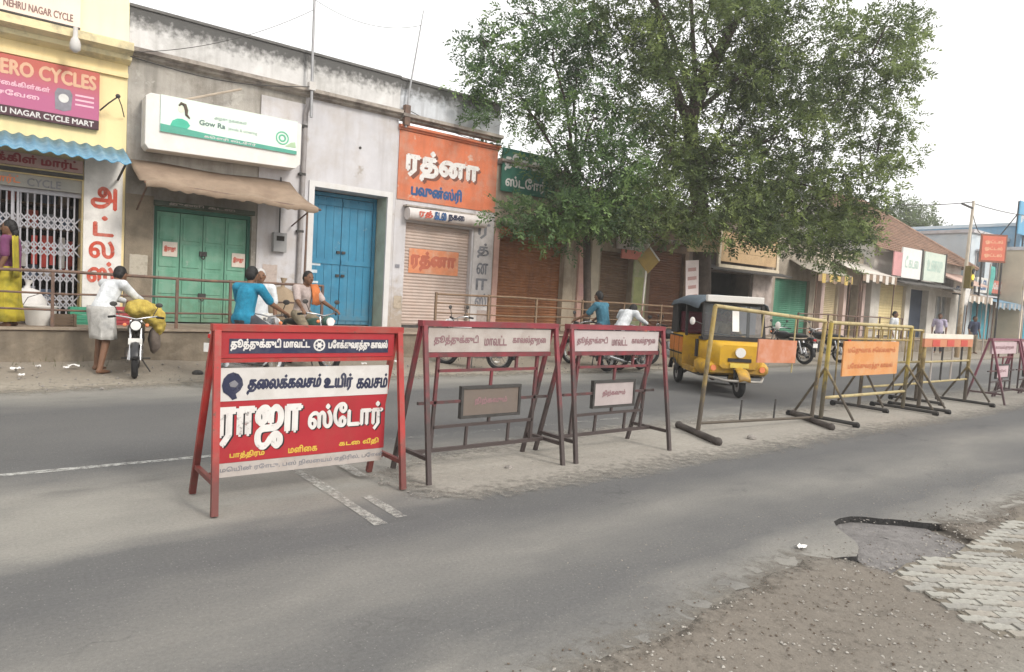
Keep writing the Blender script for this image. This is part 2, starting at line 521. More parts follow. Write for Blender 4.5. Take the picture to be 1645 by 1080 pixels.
def granular(m, name, sc_=22):
    m2 = m.copy(); m2.name = name; N, L = m2.node_tree.nodes, m2.node_tree.links
    at = N.new('ShaderNodeAttribute'); at.attribute_name = 'cover'
    geo = N.new('ShaderNodeNewGeometry'); nz = N.new('ShaderNodeTexNoise'); nz.inputs['Scale'].default_value = sc_; nz.inputs['Detail'].default_value = 9; nz.inputs['Roughness'].default_value = .7
    L.new(geo.outputs['Position'], nz.inputs['Vector'])
    k = N.new('ShaderNodeMath'); k.operation = 'MULTIPLY_ADD'; k.inputs[1].default_value = 1.6; k.inputs[2].default_value = -.8; L.new(nz.outputs['Fac'], k.inputs[0])
    a = N.new('ShaderNodeMath'); a.operation = 'ADD'; L.new(at.outputs['Fac'], a.inputs[0]); L.new(k.outputs[0], a.inputs[1])
    r = N.new('ShaderNodeMapRange'); r.inputs[1].default_value = .25; r.inputs[2].default_value = .95; L.new(a.outputs[0], r.inputs[0])
    L.new(r.outputs[0], N['Principled BSDF'].inputs['Alpha'])
    return m2


def set_cover(o, vals):
    a = o.data.attributes.new('cover', 'FLOAT', 'POINT'); a.data.foreach_set('value', np.array(vals, dtype=np.float32))


def rough_line(pts, amp, step, seed):
    rnd = random.Random(seed); out = []
    for (a, b), (c, d) in zip(pts[:-1], pts[1:]):
        n = max(1, int(math.hypot(c - a, d - b) / step))
        for i in range(n):
            t = i / n
            out.append((a + (c - a) * t + rnd.uniform(-amp, amp) * .6, b + (d - b) * t + rnd.uniform(-amp, amp)))
    out.append(pts[-1])
    return out


near_edge = rough_line([(-60, 2.0), (-8, 1.98), (0, 1.98), (2.0, 1.93), (2.6, 1.93), (3.05, 2.02), (3.85, 2.07)], .035, .16, 1) + \
    rough_line([(3.95, 2.10), (4.15, 2.03), (4.33, 1.97), (4.50, 2.02), (4.62, 2.12), (4.74, 2.27), (4.9, 2.40), (5.02, 2.43), (5.15, 2.41), (5.30, 2.27), (5.43, 2.14), (5.52, 2.03), (5.66, 1.94), (5.80, 1.87)], .012, .07, 2) + \
    rough_line([(5.95, 1.80), (6.4, 1.80), (7.1, 1.84), (9, 1.9), (30, 2.0), (160, 2.0)], .035, .2, 3)
road_poly = near_edge + [(160, 12.3), (-60, 12.3)]
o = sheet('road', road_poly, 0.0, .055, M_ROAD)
o.data.materials.append(mat('bitumen_rim_shade', (.030, .029, .029), .8, .3, 40, .6, 60))  # slab sides near-black: broken bitumen, with the rim's shadow gap painted in
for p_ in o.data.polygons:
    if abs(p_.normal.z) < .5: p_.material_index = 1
pav_poly = [(3.95, 1.08), (4.08, 1.30), (4.15, 1.47), (4.30, 1.74), (4.58, 1.77), (5.0, 1.66), (5.72, 1.74), (6.6, 1.74), (7.6, 1.74), (7.6, 1.2), (6.6, .95), (5.2, .75), (4.4, .72)]
def inside(p, poly):
    r = False
    for (a, b), (c, d) in zip(poly, poly[1:] + poly[:1]):
        if (b > p[1]) != (d > p[1]) and p[0] < (c - a) * (p[1] - b) / (d - b) + a: r = not r
    return r
def edge_y(x):
    xs = np.array([p[0] for p in near_edge]); ys = np.array([p[1] for p in near_edge]); o_ = np.argsort(xs)
    return float(np.interp(x, xs[o_], ys[o_]))
def verge_edge(x):
    u = min(1, max(0, (abs(x - 4.90) - .40) / .38)); P = 1 - u * u * (3 - 2 * u)
    return edge_y(x) + .30 * (1 - P) - .55 * P, P
def verge_z(x, d, P):
    return .003 * (1 - P) - .045 * P - .034 * (1 - P) * min(1, max(0, d - .38) / .4)
def verge_height(x, y):
    if inside((x, y), pav_poly): return -.024
    e, P = verge_edge(x); d = e - y
    return verge_z(x, d, P) if d > 0.1 else (-.042 if y < edge_y(x) else .001)
rg = np.random.default_rng(5)
bump_g = rg.normal(0, 1, (400, 400))
for _ in range(3): bump_g = (bump_g + np.roll(bump_g, 1, 0) + np.roll(bump_g, 1, 1) + np.roll(bump_g, (1, 1), (0, 1))) / 4 * 1.35
rows = []
wob_l = 0.0
cols_ = list(np.arange(-3, 9.5, .035))
wobs = np.cumsum(rg.normal(0, .022, len(cols_))); wobs -= np.convolve(wobs, np.ones(25) / 25, 'same')
cov = []
for j, f in enumerate(list(np.linspace(0, 1, 18) ** 1.2) + [1.3, 1.7, 2.2, 2.8]):
    row = []
    for i, x in enumerate(cols_):
        e, P = verge_edge(x); e += .5 * wobs[i] * (1 - P)
        y = e - f * 1.1
        d = e - y
        z = verge_z(x, d, P) + (bump_g[i % 400, (j * 9) % 400] * .0035 if j > 0 else 0)
        if inside((x, y), pav_poly): z = -.031 + bump_g[(i // 2) % 400, (j * 5) % 400] * .005
        row.append((x, y, z)); cov.append(min(1, d / .45))
    rows.append(row)
o = tag(MB().grid(rows).build('dirt_verge', granular(M_DIRT, 'dirt_verge_soil', 16), smooth=True), kind='structure')
set_cover(o, cov)
# the broken bowl where the top layer of asphalt is gone
M_POT = mat('pothole_gravel', (.19, .18, .175), .95, .25, 14, .8, 60)
rows = []
pot = [(4.42, 1.86), (4.70, 2.22), (4.92, 2.38), (5.08, 2.39), (5.28, 2.24), (5.42, 2.06), (5.30, 1.80), (5.02, 1.72), (4.72, 1.76)]
MB_ = MB()
cxp, cyp = 4.98, 2.05
ring = []
for rr in (0.0, .35, .7, 1.02, 1.3):
    ring.append([(cxp + (a - cxp) * rr, cyp + (b - cyp) * rr, -.045 + .012 * (1 - min(1, rr)) + random.uniform(-.003, .003)) for a, b in pot + pot[:1]])
o = tag(MB_.grid(ring).build('pothole', M_POT, smooth=True), kind='structure')

# far shoulder of trodden sand in front of the raised pavement, and the dusty strip under the barricades
sh_edge = rough_line([(-40, 9.95), (0, 9.75), (3, 10.2), (8, 9.9), (16, 9.8), (40, 9.9), (120, 9.9)], .14, .4, 5)
mb = MB()
rows = [[(x, y, .002) for x, y in sh_edge]]
for t, zz in ((.25, .015), (.6, .03), (.85, .06), (1.0, .15)):
    rows.append([(x, y + (12.5 - y) * t, zz + random.uniform(-.012, .012) * (1 if t > .3 else .3)) for x, y in sh_edge])
o = tag(mb.grid(rows).build('sand_shoulder', granular(M_SHO, 'shoulder_sand_edge', 9), smooth=True), kind='structure')
set_cover(o, [v_ for v_ in (0, .9, 1.2, 1.2, 1.2) for _ in sh_edge])
e0 = rough_line([(2.35, 4.3), (2.9, 3.85), (4.5, 3.75), (8, 3.8), (20, 3.8), (60, 3.8)], .05, .16, 6)
e1 = rough_line([(2.35, 4.95), (3.0, 5.45), (5, 5.9), (9, 5.85), (20, 5.85), (60, 5.85)], .06, .16, 8)
n = min(len(e0), len(e1))
def resample(e, n):
    xs = np.array([p[0] for p in e]); ys = np.array([p[1] for p in e]); o_ = np.argsort(xs); xs, ys = xs[o_], ys[o_]
    g = 2.35 + (60 - 2.35) * (np.linspace(0, 1, n) ** 2)
    return list(zip(g, np.interp(g, xs, ys)))
e0, e1 = resample(e0, 260), resample(e1, 260)
rows = []
for t in (0, .12, .3, .5, .7, .88, 1):
    h = .003 + .016 * (1 - abs(2 * t - 1) ** 3)
    rows.append([(a[0], a[1] + (b[1] - a[1]) * t, h + (random.uniform(-.004, .005) if 0 < t < 1 else 0)) for a, b in zip(e0, e1)])
o = tag(MB().grid(rows).build('median_dust', granular(M_SAND, 'median_dust_edge', 14), smooth=True), kind='structure')
set_cover(o, [min(v_, max(0, (a_[0] - 2.35) * 2.2)) for v_ in (0, .5, 1, 1.3, 1, .5, 0) for a_ in e0])


# painted lines, worn through to the asphalt
def worn_paint(name, thr, tint=(.55, .54, .50)):
    m = mat(name, tint, .8, .1, 8)
    N, L = m.node_tree.nodes, m.node_tree.links
    tc = N.new('ShaderNodeTexCoord'); nz = N.new('ShaderNodeTexNoise'); nz.inputs['Scale'].default_value = 16; nz.inputs['Detail'].default_value = 8; nz.inputs['Roughness'].default_value = .75
    L.new(tc.outputs['Object'], nz.inputs['Vector'])
    r = N.new('ShaderNodeMapRange'); r.inputs[1].default_value = thr; r.inputs[2].default_value = thr + .28; r.inputs[4].default_value = .9
    L.new(nz.outputs['Fac'], r.inputs[0]); L.new(r.outputs[0], N['Principled BSDF'].inputs['Alpha'])
    return m


def strip(name, x0, x1, y0, y1, z, m):
    n = max(2, int(max(x1 - x0, y1 - y0) / .25)); rows = []
    for i in range(n + 1):
        t = i / n
        if x1 - x0 > y1 - y0:
            x = x0 + (x1 - x0) * t; rows.append([(x, y0 + random.uniform(-.006, .006), z), (x, y1 + random.uniform(-.006, .006), z)])
        else:
            y = y0 + (y1 - y0) * t; rows.append([(x0 + random.uniform(-.008, .008), y, z), (x1 + random.uniform(-.008, .008), y, z)])
    return tag(MB().grid(rows).build(name, m), kind='structure')


strip('lane_line', -12, 1.9, 6.04, 6.12, .004, worn_paint('lane_paint', .32, (.42, .42, .40)))
strip('lane_line', 1.9, 30, 6.04, 6.12, .004, worn_paint('lane_paint_faded', .5))
strip('crossing_stripe', 1.97, 2.055, 3.86, 5.45, .005, worn_paint('stripe_paint', .33, (.40, .39, .36)))
strip('crossing_stripe', 2.165, 2.235, 3.93, 4.45, .005, worn_paint('stripe_paint', .33, (.40, .39, .36)))
strip('crossing_stripe', 2.33, 2.42, 4.9, 5.4, .0215, worn_paint('stripe_paint', .33, (.40, .39, .36)))

# block paving on the near side, half buried
M_PAV = [mat('paver_%s' % n_, c_, .95, .2, 14, .5, 70, stain=((.19, .175, .15), .8, 5)) for n_, c_ in (('pale', (.36, .35, .315)), ('mid', (.30, .29, .265)), ('warm', (.33, .305, .265)))]
bed = tag(MB().prism(pav_poly, lambda a, b, d: (a, b, d), -.044, -.026).build('paved_verge', mat('paver_bed', (.17, .15, .12), .95, .25, 8, .5)), kind='structure')
PS = .72
zig = [(PS * a_, PS * b_) for a_, b_ in [(-.104, -.045), (-.06, -.045), (-.035, -.058), (.035, -.032), (.06, -.045), (.104, -.045), (.104, .045), (.06, .045), (.035, .058), (-.035, .032), (-.06, .045), (-.104, .045)]]
pm = [MB().prism(zig, lambda a, b, d: (a, b, d), -.02, .012).build('paver', m_, bed) for m_ in M_PAV]
used_p = [False] * 3
rnd = random.Random(4)
cnt = 0
ang = R(-38)
for i in range(-60, 60):
    for j in range(-80, 80):
        u, v = (i * .216 + (j % 2) * .108) * PS, j * .098 * PS
        x, y = 5.2 + u * math.cos(ang) - v * math.sin(ang), 1.3 + u * math.sin(ang) + v * math.cos(ang)
        if not inside((x, y), pav_poly): continue
        if math.hypot((x - 5.75) / .42, (y - 1.42) / .13) < 1: continue       # a bald patch of dirt
        if rnd.random() < .04 or x > 6.35 - .0 * y or math.hypot(x - 4.9, y - 1.35) > 1.55 or cnt >= 296: continue
        k = rnd.choice((0, 0, 1, 2)); cnt += 1
        p = pm[k] if not used_p[k] else pm[k].copy()
        if used_p[k]: col.objects.link(p)
        used_p[k] = True
        p.parent = bed
        p.location = (x, y, -.028 + rnd.uniform(-.005, .003))
        p.rotation_euler = (rnd.uniform(-.022, .022), rnd.uniform(-.022, .022), ang + rnd.uniform(-.03, .03))


def pebbles(name, label, n, area, zfn, r0, r1, m, seed):
    rnd = random.Random(seed); mb = MB()
    for _ in range(n):
        while True:
            x, y = rnd.uniform(area[0], area[1]), rnd.uniform(area[2], area[3])
            if rnd.random() < area[4](x, y): break
        r = r0 + (r1 - r0) * rnd.random() ** 3
        z = zfn(x, y)
        vs = []
        for k in range(6):
            d = [(1, 0, 0), (-1, 0, 0), (0, 1, 0), (0, -1, 0), (0, 0, .7), (0, 0, -.5)][k]
            s = r * rnd.uniform(.6, 1.2); a = rnd.uniform(-.5, .5)
            vs.append((x + s * (d[0] + a * d[1]), y + s * (d[1] - a * d[0]), z + s * d[2] + r * .2))
        mb.add(vs, [(0, 2, 4), (2, 1, 4), (1, 3, 4), (3, 0, 4), (2, 0, 5), (1, 2, 5), (3, 1, 5), (0, 3, 5)])
    return tag(mb.build(name, m), label, None, kind='stuff')


M_PEB = mat('pebble_grey', (.24, .22, .20), .9, .4, 60)
M_PEBB = mat('pebble_brown', (.12, .095, .075), .95, .4, 60)
M_PEBW = mat('pebble_pale', (.33, .31, .28), .9, .3, 60)
pebbles('gravel', 'loose brown gravel on the dirt beside the broken road edge', 5000, (1.0, 6.6, .1, 2.12, lambda x, y: .3 if inside((x, y), pav_poly) else 1), verge_height, .002, .009, M_PEBB, 21)
pebbles('gravel', 'pale stone chips on the dirt beside the paved verge', 4000, (1.2, 6, .2, 2.0, lambda x, y: 1), verge_height, .002, .013, M_PEBW, 22)
pebbles('gravel', 'fine stones on the dusty strip under the barricades', 3000, (2.4, 12, 4.15, 5.5, lambda x, y: 1), lambda x, y: .010, .004, .016, M_PEB, 23)
pebbles('gravel', 'small stones along the sand shoulder below the raised pavement', 1500, (-2, 18, 10, 12.2, lambda x, y: 1), lambda x, y: .03 + max(0, (y - 11.4) * .07), .008, .03, M_PEB, 24)
pebbles('gravel', 'scattered grit on the asphalt near the pothole', 900, (2.5, 8, 2.1, 3.2, lambda x, y: max(0, 1 - (y - 2.0))), lambda x, y: .0, .003, .010, M_PEB, 25)

# raised pavement with a rough masonry face
M_PAVT = mat('pavement_cement', (.30, .235, .18), .95, .2, 2.5, .3, stain=((.20, .15, .11), .6, 1.5))
M_PAVF = mat('pavement_face_render', (.20, .165, .125), .95, .25, 3, .8, 14, stain=((.12, .10, .075), .7, 1.8), streak=((.10, .085, .065), .5))
YF = 12.45
rows = []
for i in range(0, 221):
    x = -12 + i * .4
    rows.append([(x, YF - .10 + random.uniform(-.03, .03), -.04), (x, YF - .05 + random.uniform(-.03, .03), .2), (x, YF - .02 + random.uniform(-.02, .02), .42), (x, YF + random.uniform(-.012, .012), .575), (x, YF + .03, .60), (x, YF + .35, .602), (x, 14.46, .604)])
pv = tag(MB().grid(rows).build('pavement', M_PAVF), kind='structure')
pv.data.materials.append(M_PAVT)
for p in pv.data.polygons:
    if p.center.z > .585: p.material_index = 1
MB().box(-12, 76, YF - .045, YF + .12, .604, .640).build('edge_slab', mat('edge_slab_cement', (.33, .27, .21), .95, .25, 3, .4, stain=((.18, .14, .1), .6, 2)), pv)

# ------------------------------------------------------------------ the row of shops (fronts on Y = 14.5, floors at Z = 0.6)
FY, FZ = 14.5, .604


def building(name, label, x0, x1, ztop, m, ops, depth=6.5, cat='building', roofm=None, y=FY):
    t = thing(name, label, cat, ((x0 + x1) / 2, y, 0))
    wall(MB(), x0, x1, 0, ztop, y, y + .55, ops).build('wall', m, t)
    mb = MB(); mb.box(x0, x0 + .25, y + .55, y + depth, 0, ztop); mb.box(x1 - .25, x1, y + .55, y + depth, 0, ztop); mb.box(x0 + .25, x1 - .25, y + depth - .25, y + depth, 0, ztop)
    mb.build('side_wall', m, t)
    MB().box(x0 + .25, x1 - .25, y + .55, y + depth - .25, ztop - .9, ztop - .75).build('roof', roofm or M_LEDGE, t)
    MB().box(x0 + .25, x1 - .25, y + 1.6, y + 1.7, 0.3, ztop - .9).build('inner_wall', M_NEARBLACK, t)
    return t


def cornice(t, x0, x1, z, m=M_LEDGE, out=.22, h=.16, y=FY):
    prof = [(y, z), (y - out * .5, z + h * .15), (y - out * .55, z + h * .4), (y - out, z + h * .55), (y - out, z + h), (y, z + h)]
    MB().prism(prof, lambda a, b, d: (d, a, b), x0, x1).build('cornice', m, t)


# --- yellow shop
t = building('yellow_shop', 'two storey yellow painted shop with a folding steel grille and a white lettered pillar', -6, 2.03, 8.6, M_YELLOW, [(-3.2, 1.36, FZ, 3.12)])
yshop = t
MB().box(-6.0, 2.03, FY - .03, FY - .002, 5.62, 8.6).build('upper_wall', M_YPALE, t)
cornice(t, -6, 2.06, 5.30, mat('yellow_ledge', (.70, .60, .36), .8, .1, 3, .1, stain=((.28, .25, .19), .7, 2)), .42, .30)
MB().box(-6, 2.03, FY - .06, FY - .002, 5.06, 5.14).build('moulding', M_YELLOW, t)
MB().box(1.38, 1.98, FY - .06, FY - .003, FZ, 3.72).build('pillar', mat('pillar_whitewash', (.68, .66, .63), .85, .08, 3, .1, stain=((.42, .40, .38), .5, 2.2), streak=((.4, .37, .35), .3)), t)
for ch, z0, z1, xa, xb in (('அ', 2.66, 3.04, 1.50, 1.88), ('ட்', 2.18, 2.52, 1.54, 1.84), ('ல', 1.78, 2.08, 1.48, 1.86), ('ஸ்', 1.34, 1.70, 1.46, 1.86)):
    letters('pillar_letter', ch, M_LRED, t, xa, xb, z0, z1, FY - .064, bold=.045)
MB().box(-3.2, 1.36, FY + .05, FY + .12, 2.90, 3.12).build('lintel_board', mat('lintel_board_grey', (.33, .32, .29), .8, .15, 3), t)
letters('lintel_letters', 'மார்ட்', M_LORA, t, .05, .46, 2.93, 3.08, FY + .045, bold=.03)
letters('lintel_letters', 'CYCLE', M_LGREY, t, .56, 1.04, 2.93, 3.06, FY + .045, bold=.03)
MB().box(-3.2, 1.36, FY - .10, FY - .004, 3.14, 3.20).build('sunshade', M_DARK, t)
MB().box(-3.0, 1.36, FY - .05, FY - .004, 3.24, 3.46).build('name_board', mat('board_dusty_pink', (.45, .30, .27), .8, .15, 4), t)
letters('name_board_letters', 'சைக்கிள் மார்ட்', mat('letter_maroon', (.26, .03, .04), .7, .15, 6), t, -.25, 1.28, 3.265, 3.44, FY - .052, bold=.05)
# folding grille
g = MB().box(-3.2, 1.36, FY + .14, FY + .2, 2.82, 2.9).build('grille', M_STEEL, t)
x = -3.15; i = 0
base = None
while x < 1.34:
    if base is None:
        base = MB().box(-.012, .012, FY + .165 - FY, FY + .19 - FY, FZ, 2.82).build('grille_bar', M_STEEL, g, loc=None)
        base.data.transform(Matrix.Translation(OFF[t]))           # local mesh, placed by its own location
        b0 = base
    else:
        b0 = base.copy(); col.objects.link(b0); b0.parent = g
    b0.location = (x - OFF[t].x, 0, 0)
    x += .098
mb = MB()
x = -3.15
while x < 1.2:
    for zc in (.95, 1.42, 1.88, 2.34):
        for s in (-1, 1):
            mb.bar((x, FY + .155 + .006 * s, zc - .12 * s), (x + .196, FY + .155 + .006 * s, zc + .12 * s), .022, .005, (0, 1, 0))
    x += .098
tag(mb.build('grille_lattice', M_STEEL, g), kind='stuff')
mb = MB()
for xx in (.34, .42):
    mb.box(xx, xx + .035, FY + .13, FY + .2, FZ, 2.82)
mb.build('grille_stile', M_STEEL, g)
# stock seen through the grille
for k in range(14):
    xx = -.6 + k * .14
    MB().box(xx, xx + .09, FY + .75 + .02 * (k % 3), FY + .83, 1.55 + .05 * (k % 2), 2.12 - .06 * (k % 3)).build('hanging_stock', mat('stock_red', (.42, .05, .04), .6, .2, 5) if k % 4 else mat('stock_white', (.5, .48, .46), .6, .2, 5), t)
for k in range(5):
    MB().box(-2.9, 1.3, FY + .95, FY + 1.5, .9 + k * .45, .93 + k * .45).build('shelf', mat('shelf_wood', (.16, .11, .08), .8, .2, 4), t)
    for q in range(9):
        xx = -1.0 + q * .26 + .03 * (k % 2)
        h_ = .16 + .05 * ((q * 7 + k * 3) % 4)
        MB().box(xx, xx + .18, FY + 1.0, FY + 1.3, .932 + k * .45, .932 + k * .45 + h_).build('carton', mat('carton_%d' % ((q + k) % 4), [(.36, .30, .25), (.40, .08, .06), (.30, .32, .36), (.12, .16, .24)][(q + k) % 4], .8, .15, 5), t)

# signs on the yellow shop
s = thing('sign_board', 'pink and magenta cycle shop sign with orange top on the yellow wall', 'sign', (.2, 14.40, 4.0))
def grad_mat(name, c0, c1, z0, z1):
    m = mat(name, c0, .55, .06, 3); N, L = m.node_tree.nodes, m.node_tree.links
    tc = N.new('ShaderNodeTexCoord'); sx = N.new('ShaderNodeSeparateXYZ'); L.new(tc.outputs['Object'], sx.inputs[0])
    r = N.new('ShaderNodeMapRange'); r.inputs[1].default_value = z0; r.inputs[2].default_value = z1; L.new(sx.outputs['Z'], r.inputs[0])
    x = N.new('ShaderNodeMix'); x.data_type = 'RGBA'; x.inputs[6].default_value = (*c0, 1); x.inputs[7].default_value = (*c1, 1)
    L.new(r.outputs[0], x.inputs[0]); L.new(x.outputs[2], N['Principled BSDF'].inputs['Base Color'])
    return m
plate('board', grad_mat('sign_pink_print', (.42, .115, .22), (.46, .11, .085), .45, .9), s, -1.35, 1.58, 4.20, 5.03, 14.40, .06)
plate('lower_strip', mat('sign_strip_dark', (.07, .03, .04), .6, .2, 4), s, -1.35, 1.58, 4.04, 4.197, 14.395, .065)
letters('letters', 'HERO CYCLES', mat('letter_peach', (.62, .38, .25), .6, .08, 6), s, .0, 1.52, 4.72, 4.95, 14.397, bold=.05)
letters('letters', 'நம்பகமான சைக்கிள்கள்', mat('letter_pale_pink', (.72, .45, .52), .6, .08, 6), s, -.6, .85, 4.50, 4.62, 14.397, bold=.03)
letters('letters', 'சிறந்த சேவை', mat('letter_pale_pink', (.72, .45, .52), .6, .08, 6), s, -.5, .70, 4.34, 4.46, 14.397, bold=.03)
letters('letters', 'NEHRU NAGAR CYCLE MART', M_LWHITE, s, -.14, 1.50, 4.075, 4.165, 14.392, bold=.04)
MB().prism([(.93, 4.28), (1.05, 4.26), (1.16, 4.30), (1.18, 4.56), (1.14, 4.64), (.96, 4.64), (.92, 4.56)], lambda a, b, d: (a, d, b), 14.396, 14.3995).build('picture', mat('picture_grey', (.22, .21, .24), .6, .2, 8), s)
MB().disc((1.05, 14.394, 4.48), (0, 1, 0), .075, .003, 16).build('picture_light', mat('picture_pale', (.6, .58, .56), .6, .1, 8), s)
for zz in (4.56, 4.48, 4.40): plate('caption', mat('letter_pale_pink', (.72, .45, .52)), s, 1.22, 1.50, zz, zz + .03, 14.398, .003)
s = thing('sign_board', 'pale pink cycle shop board standing on the yellow upper wall ledge', 'sign', (.2, 14.3, 5.7))
plate('board', mat('board_pale_pink', (.78, .64, .55), .7, .06, 2), s, -1.6, 1.27, 5.72, 7.4, 14.36, .05)
letters('letters', 'NEHRU NAGAR CYCLE', mat('letter_brown_grey', (.22, .14, .13), .7, .15, 6), s, .20, 1.16, 5.79, 5.91, 14.357, bold=.03)
plate('frame', M_DARK, s, -1.6, 1.27, 5.69, 5.72, 14.35, .06)

a = thing('metal_awning', 'blue corrugated metal awning over the steel grille', 'awning', (.2, 14.0, 3.4))
rows = []
for i in range(0, 331):
    xx = -6 + i * .0242
    w = .022 * math.sin(i * 2 * math.pi / 8)
    rows.append([(xx, FY - .0, 3.78 + w), (xx, 13.58, 3.42 + w), (xx, 13.575, 3.40 + w)])
aw = MB().grid(rows).build('sheet', mat('awning_blue_paint', (.11, .29, .44), .5, .15, 4, stain=((.30, .48, .60), .5, 6), streak=((.05, .2, .36), .5)), a, smooth=True)
aw.modifiers.new('solid', 'SOLIDIFY').thickness = .004
mb = MB()
for xx in (-4, -2, 0, 1.9):
    MB().bar((xx, 14.5, 3.2), (xx, 13.62, 3.385), .03).build('bracket', M_DARK, a)
s = thing('wall_lamp', 'white lamp fitting hanging from the yellow ledge', 'lamp', (1.17, 14.0, 5.1))
MB().path([(1.17, 13.98, 5.60), (1.17, 13.98, 5.44), (1.17, 13.98, 5.40)], [.035, .04, .06], 10).build('holder', M_SIGNW, s, smooth=True)
MB().path([(1.17, 13.98, 5.40), (1.17, 13.98, 5.32), (1.17, 13.98, 5.24), (1.17, 13.98, 5.19)], [.065, .085, .08, .03], 12).build('shade', M_SIGNW, s, smooth=True)
s = thing('wall_bracket', 'thin bent iron bracket on the yellow wall beside the pink sign', 'bracket', (1.75, 14.4, 4.4))
MB().path([(1.60, 14.45, 4.40), (1.70, 14.2, 4.50), (1.83, 14.1, 4.62)], .014, 6).build('arm', M_DARK, s)
MB().path([(1.83, 14.1, 4.62), (1.90, 14.2, 4.5), (1.98, 14.45, 4.36)], .009, 6).build('stay', M_DARK, s)
MB().ell((1.83, 14.1, 4.63), .04, 8, 6).build('knob', M_DARK, s)

# --- grey shop
t = building('grey_shop', 'weathered grey plaster shop with a green double door under a brown awning', 2.034, 5.35, 5.45, M_GREY, [(2.52, 4.32, FZ, 2.84)])
def parapet(t, x0, x1, z0, z1, m):
    MB().box(x0, x1, FY - .02, FY + .2, z0, z1).build('parapet', m, t)
    MB().box(x0, x1, FY - .05, FY + .23, z1, z1 + .05).build('coping', mat('coping_soot', (.14, .135, .13), .95, .3, 5, .3), t)
    cornice(t, x0, x1, z0 - .10)
parapet(t, 2.034, 5.35, 5.55, 6.36, M_PARA)
MB().box(4.42, 5.34, FY - .03, FY - .002, 1.35, 5.3).build('whitewash_band', M_WHITE, t)
MB().box(4.42, 5.34, FY - .04, FY - .002, FZ, 1.35).build('plinth_patch', mat('bare_brown_plaster', (.27, .20, .13), .95, .2, 3, .4, stain=((.17, .12, .08), .6, 2.4)), t)
MB().box(2.04, 2.50, FY - .03, FY - .002, FZ, 3.0).build('plinth_patch', mat('brown_plaster_pale', (.24, .20, .15), .95, .2, 3, .4, stain=((.14, .115, .085), .7, 1.6)), t)
d = MB().box(2.52, 2.58, FY + .10, FY + .2, FZ, 2.84).box(4.26, 4.32, FY + .10, FY + .2, FZ, 2.84).box(2.58, 4.26, FY + .10, FY + .2, 2.76, 2.84).build('door_frame', M_GREEN2, t)
for k in range(4):
    xa = 2.59 + k * .4175; xb = xa + .41
    lf = MB().box(xa, xb, FY + .15, FY + .19, FZ + .03, 2.75).build('door_leaf', M_GREEN, t)
    for za, zb in ((.72, 1.10), (1.18, 1.62), (1.70, 2.14), (2.22, 2.66)):
        MB().box(xa + .05, xb - .05, FY + .135, FY + .15, za, zb).build('door_panel', M_GREEN, lf, bevel=.008)
    MB().box(xa + .003, xa + .022, FY + .12, FY + .15, FZ + .03, 2.75).build('stile', M_GREEN, lf)
for x_, z_, xx in ((2.70, 1.90, .26), (3.98, 1.78, .26)):
    p = MB().box(x_, x_ + xx, FY + .118, FY + .121, z_, z_ + .28).build('poster', mat('poster_paper', (.62, .55, .48), .8, .1, 6), t)
    letters('poster_letters', 'இராஜா', M_LRED, p, x_ + .03, x_ + xx - .03, z_ + .09, z_ + .2, FY + .1175, bold=.06)
for zz in (1.12, 1.95):
    MB().box(3.36, 3.50, FY + .105, FY + .13, zz, zz + .09).build('latch', M_DARK, t)
    MB().torus((3.43, FY + .10, zz - .02), (0, 1, 0), .035, .01, 14, 6).build('padlock', M_DARK, t)
MB().box(2.5, 4.34, FY - .12, FY - .003, 2.84, 2.93).build('lintel', mat('lintel_dark', (.07, .09, .07), .8, .3, 5), t)
letters('lintel_letters', 'துணி கடை', M_SIGNG, t, 2.75, 3.95, 2.855, 2.925, FY - .123, bold=.03)

s = thing('sign_box', 'white sign box with a pale green banner above the brown awning', 'sign', (3.7, 14.1, 3.8))
pts = [(2.26, 3.88), (2.32, 3.80), (5.02, 3.86), (5.12, 3.96), (5.12, 4.78), (2.34, 4.80), (2.26, 4.74)]
MB().prism(pts, lambda a, b, d: (a, d, b), 14.06, 14.48).build('box', mat('sign_box_white', (.66, .65, .63), .5, .04, 3, stain=((.6, .57, .52), .4, 2.5)), s, bevel=.012)
plate('banner', mat('banner_mint', (.63, .76, .68), .45, .06, 1.2, stain=((.74, .77, .62), .6, 1.0)), s, 2.50, 5.02, 4.14, 4.80, 14.03, .025)
MB().prism([(2.50, 4.14), (5.02, 4.14), (5.02, 4.21), (3.4, 4.235), (2.95, 4.26), (2.50, 4.28)], lambda a, b, d: (a, d, b), 14.024, 14.028).build('green_band', mat('banner_green', (.08, .33, .25), .5, .1, 4), s)
letters('letters', 'கௌரி ஸ்டோர்', M_LWHITE, s, 3.25, 4.2, 4.155, 4.215, 14.022, bold=.03)
letters('letters', 'Gow Ra', mat('letter_slate', (.13, .19, .18), .6, .1, 6), s, 3.16, 3.62, 4.385, 4.475, 14.026, bold=.05)
letters('letters', 'jewels & covering', mat('letter_slate_pale', (.36, .45, .41), .6, .1, 6), s, 3.68, 4.22, 4.37, 4.44, 14.026, bold=.02)
letters('letters', 'அழகு நகைகள்', mat('letter_slate_pale', (.36, .45, .41), .6, .1, 6), s, 3.42, 4.02, 4.52, 4.60, 14.026, bold=.02)
MB().prism([(2.66, 4.27), (2.70, 4.37), (2.78, 4.42), (2.86, 4.43), (2.95, 4.40), (3.0, 4.33), (2.95, 4.26)], lambda a, b, d: (a, d, b), 14.020, 14.0235).build('printed_dress', mat('print_green', (.06, .42, .29), .5, .1, 5), s)
MB().path([(2.80, 14.022, 4.66), (2.84, 14.022, 4.71), (2.90, 14.022, 4.69), (2.93, 14.022, 4.60), (2.93, 14.022, 4.52), (2.99, 14.022, 4.46)], [.012, .025, .03, .03, .024, .012], 6).build('printed_hair', mat('print_hair', (.12, .09, .07), .6, .1, 6), s)
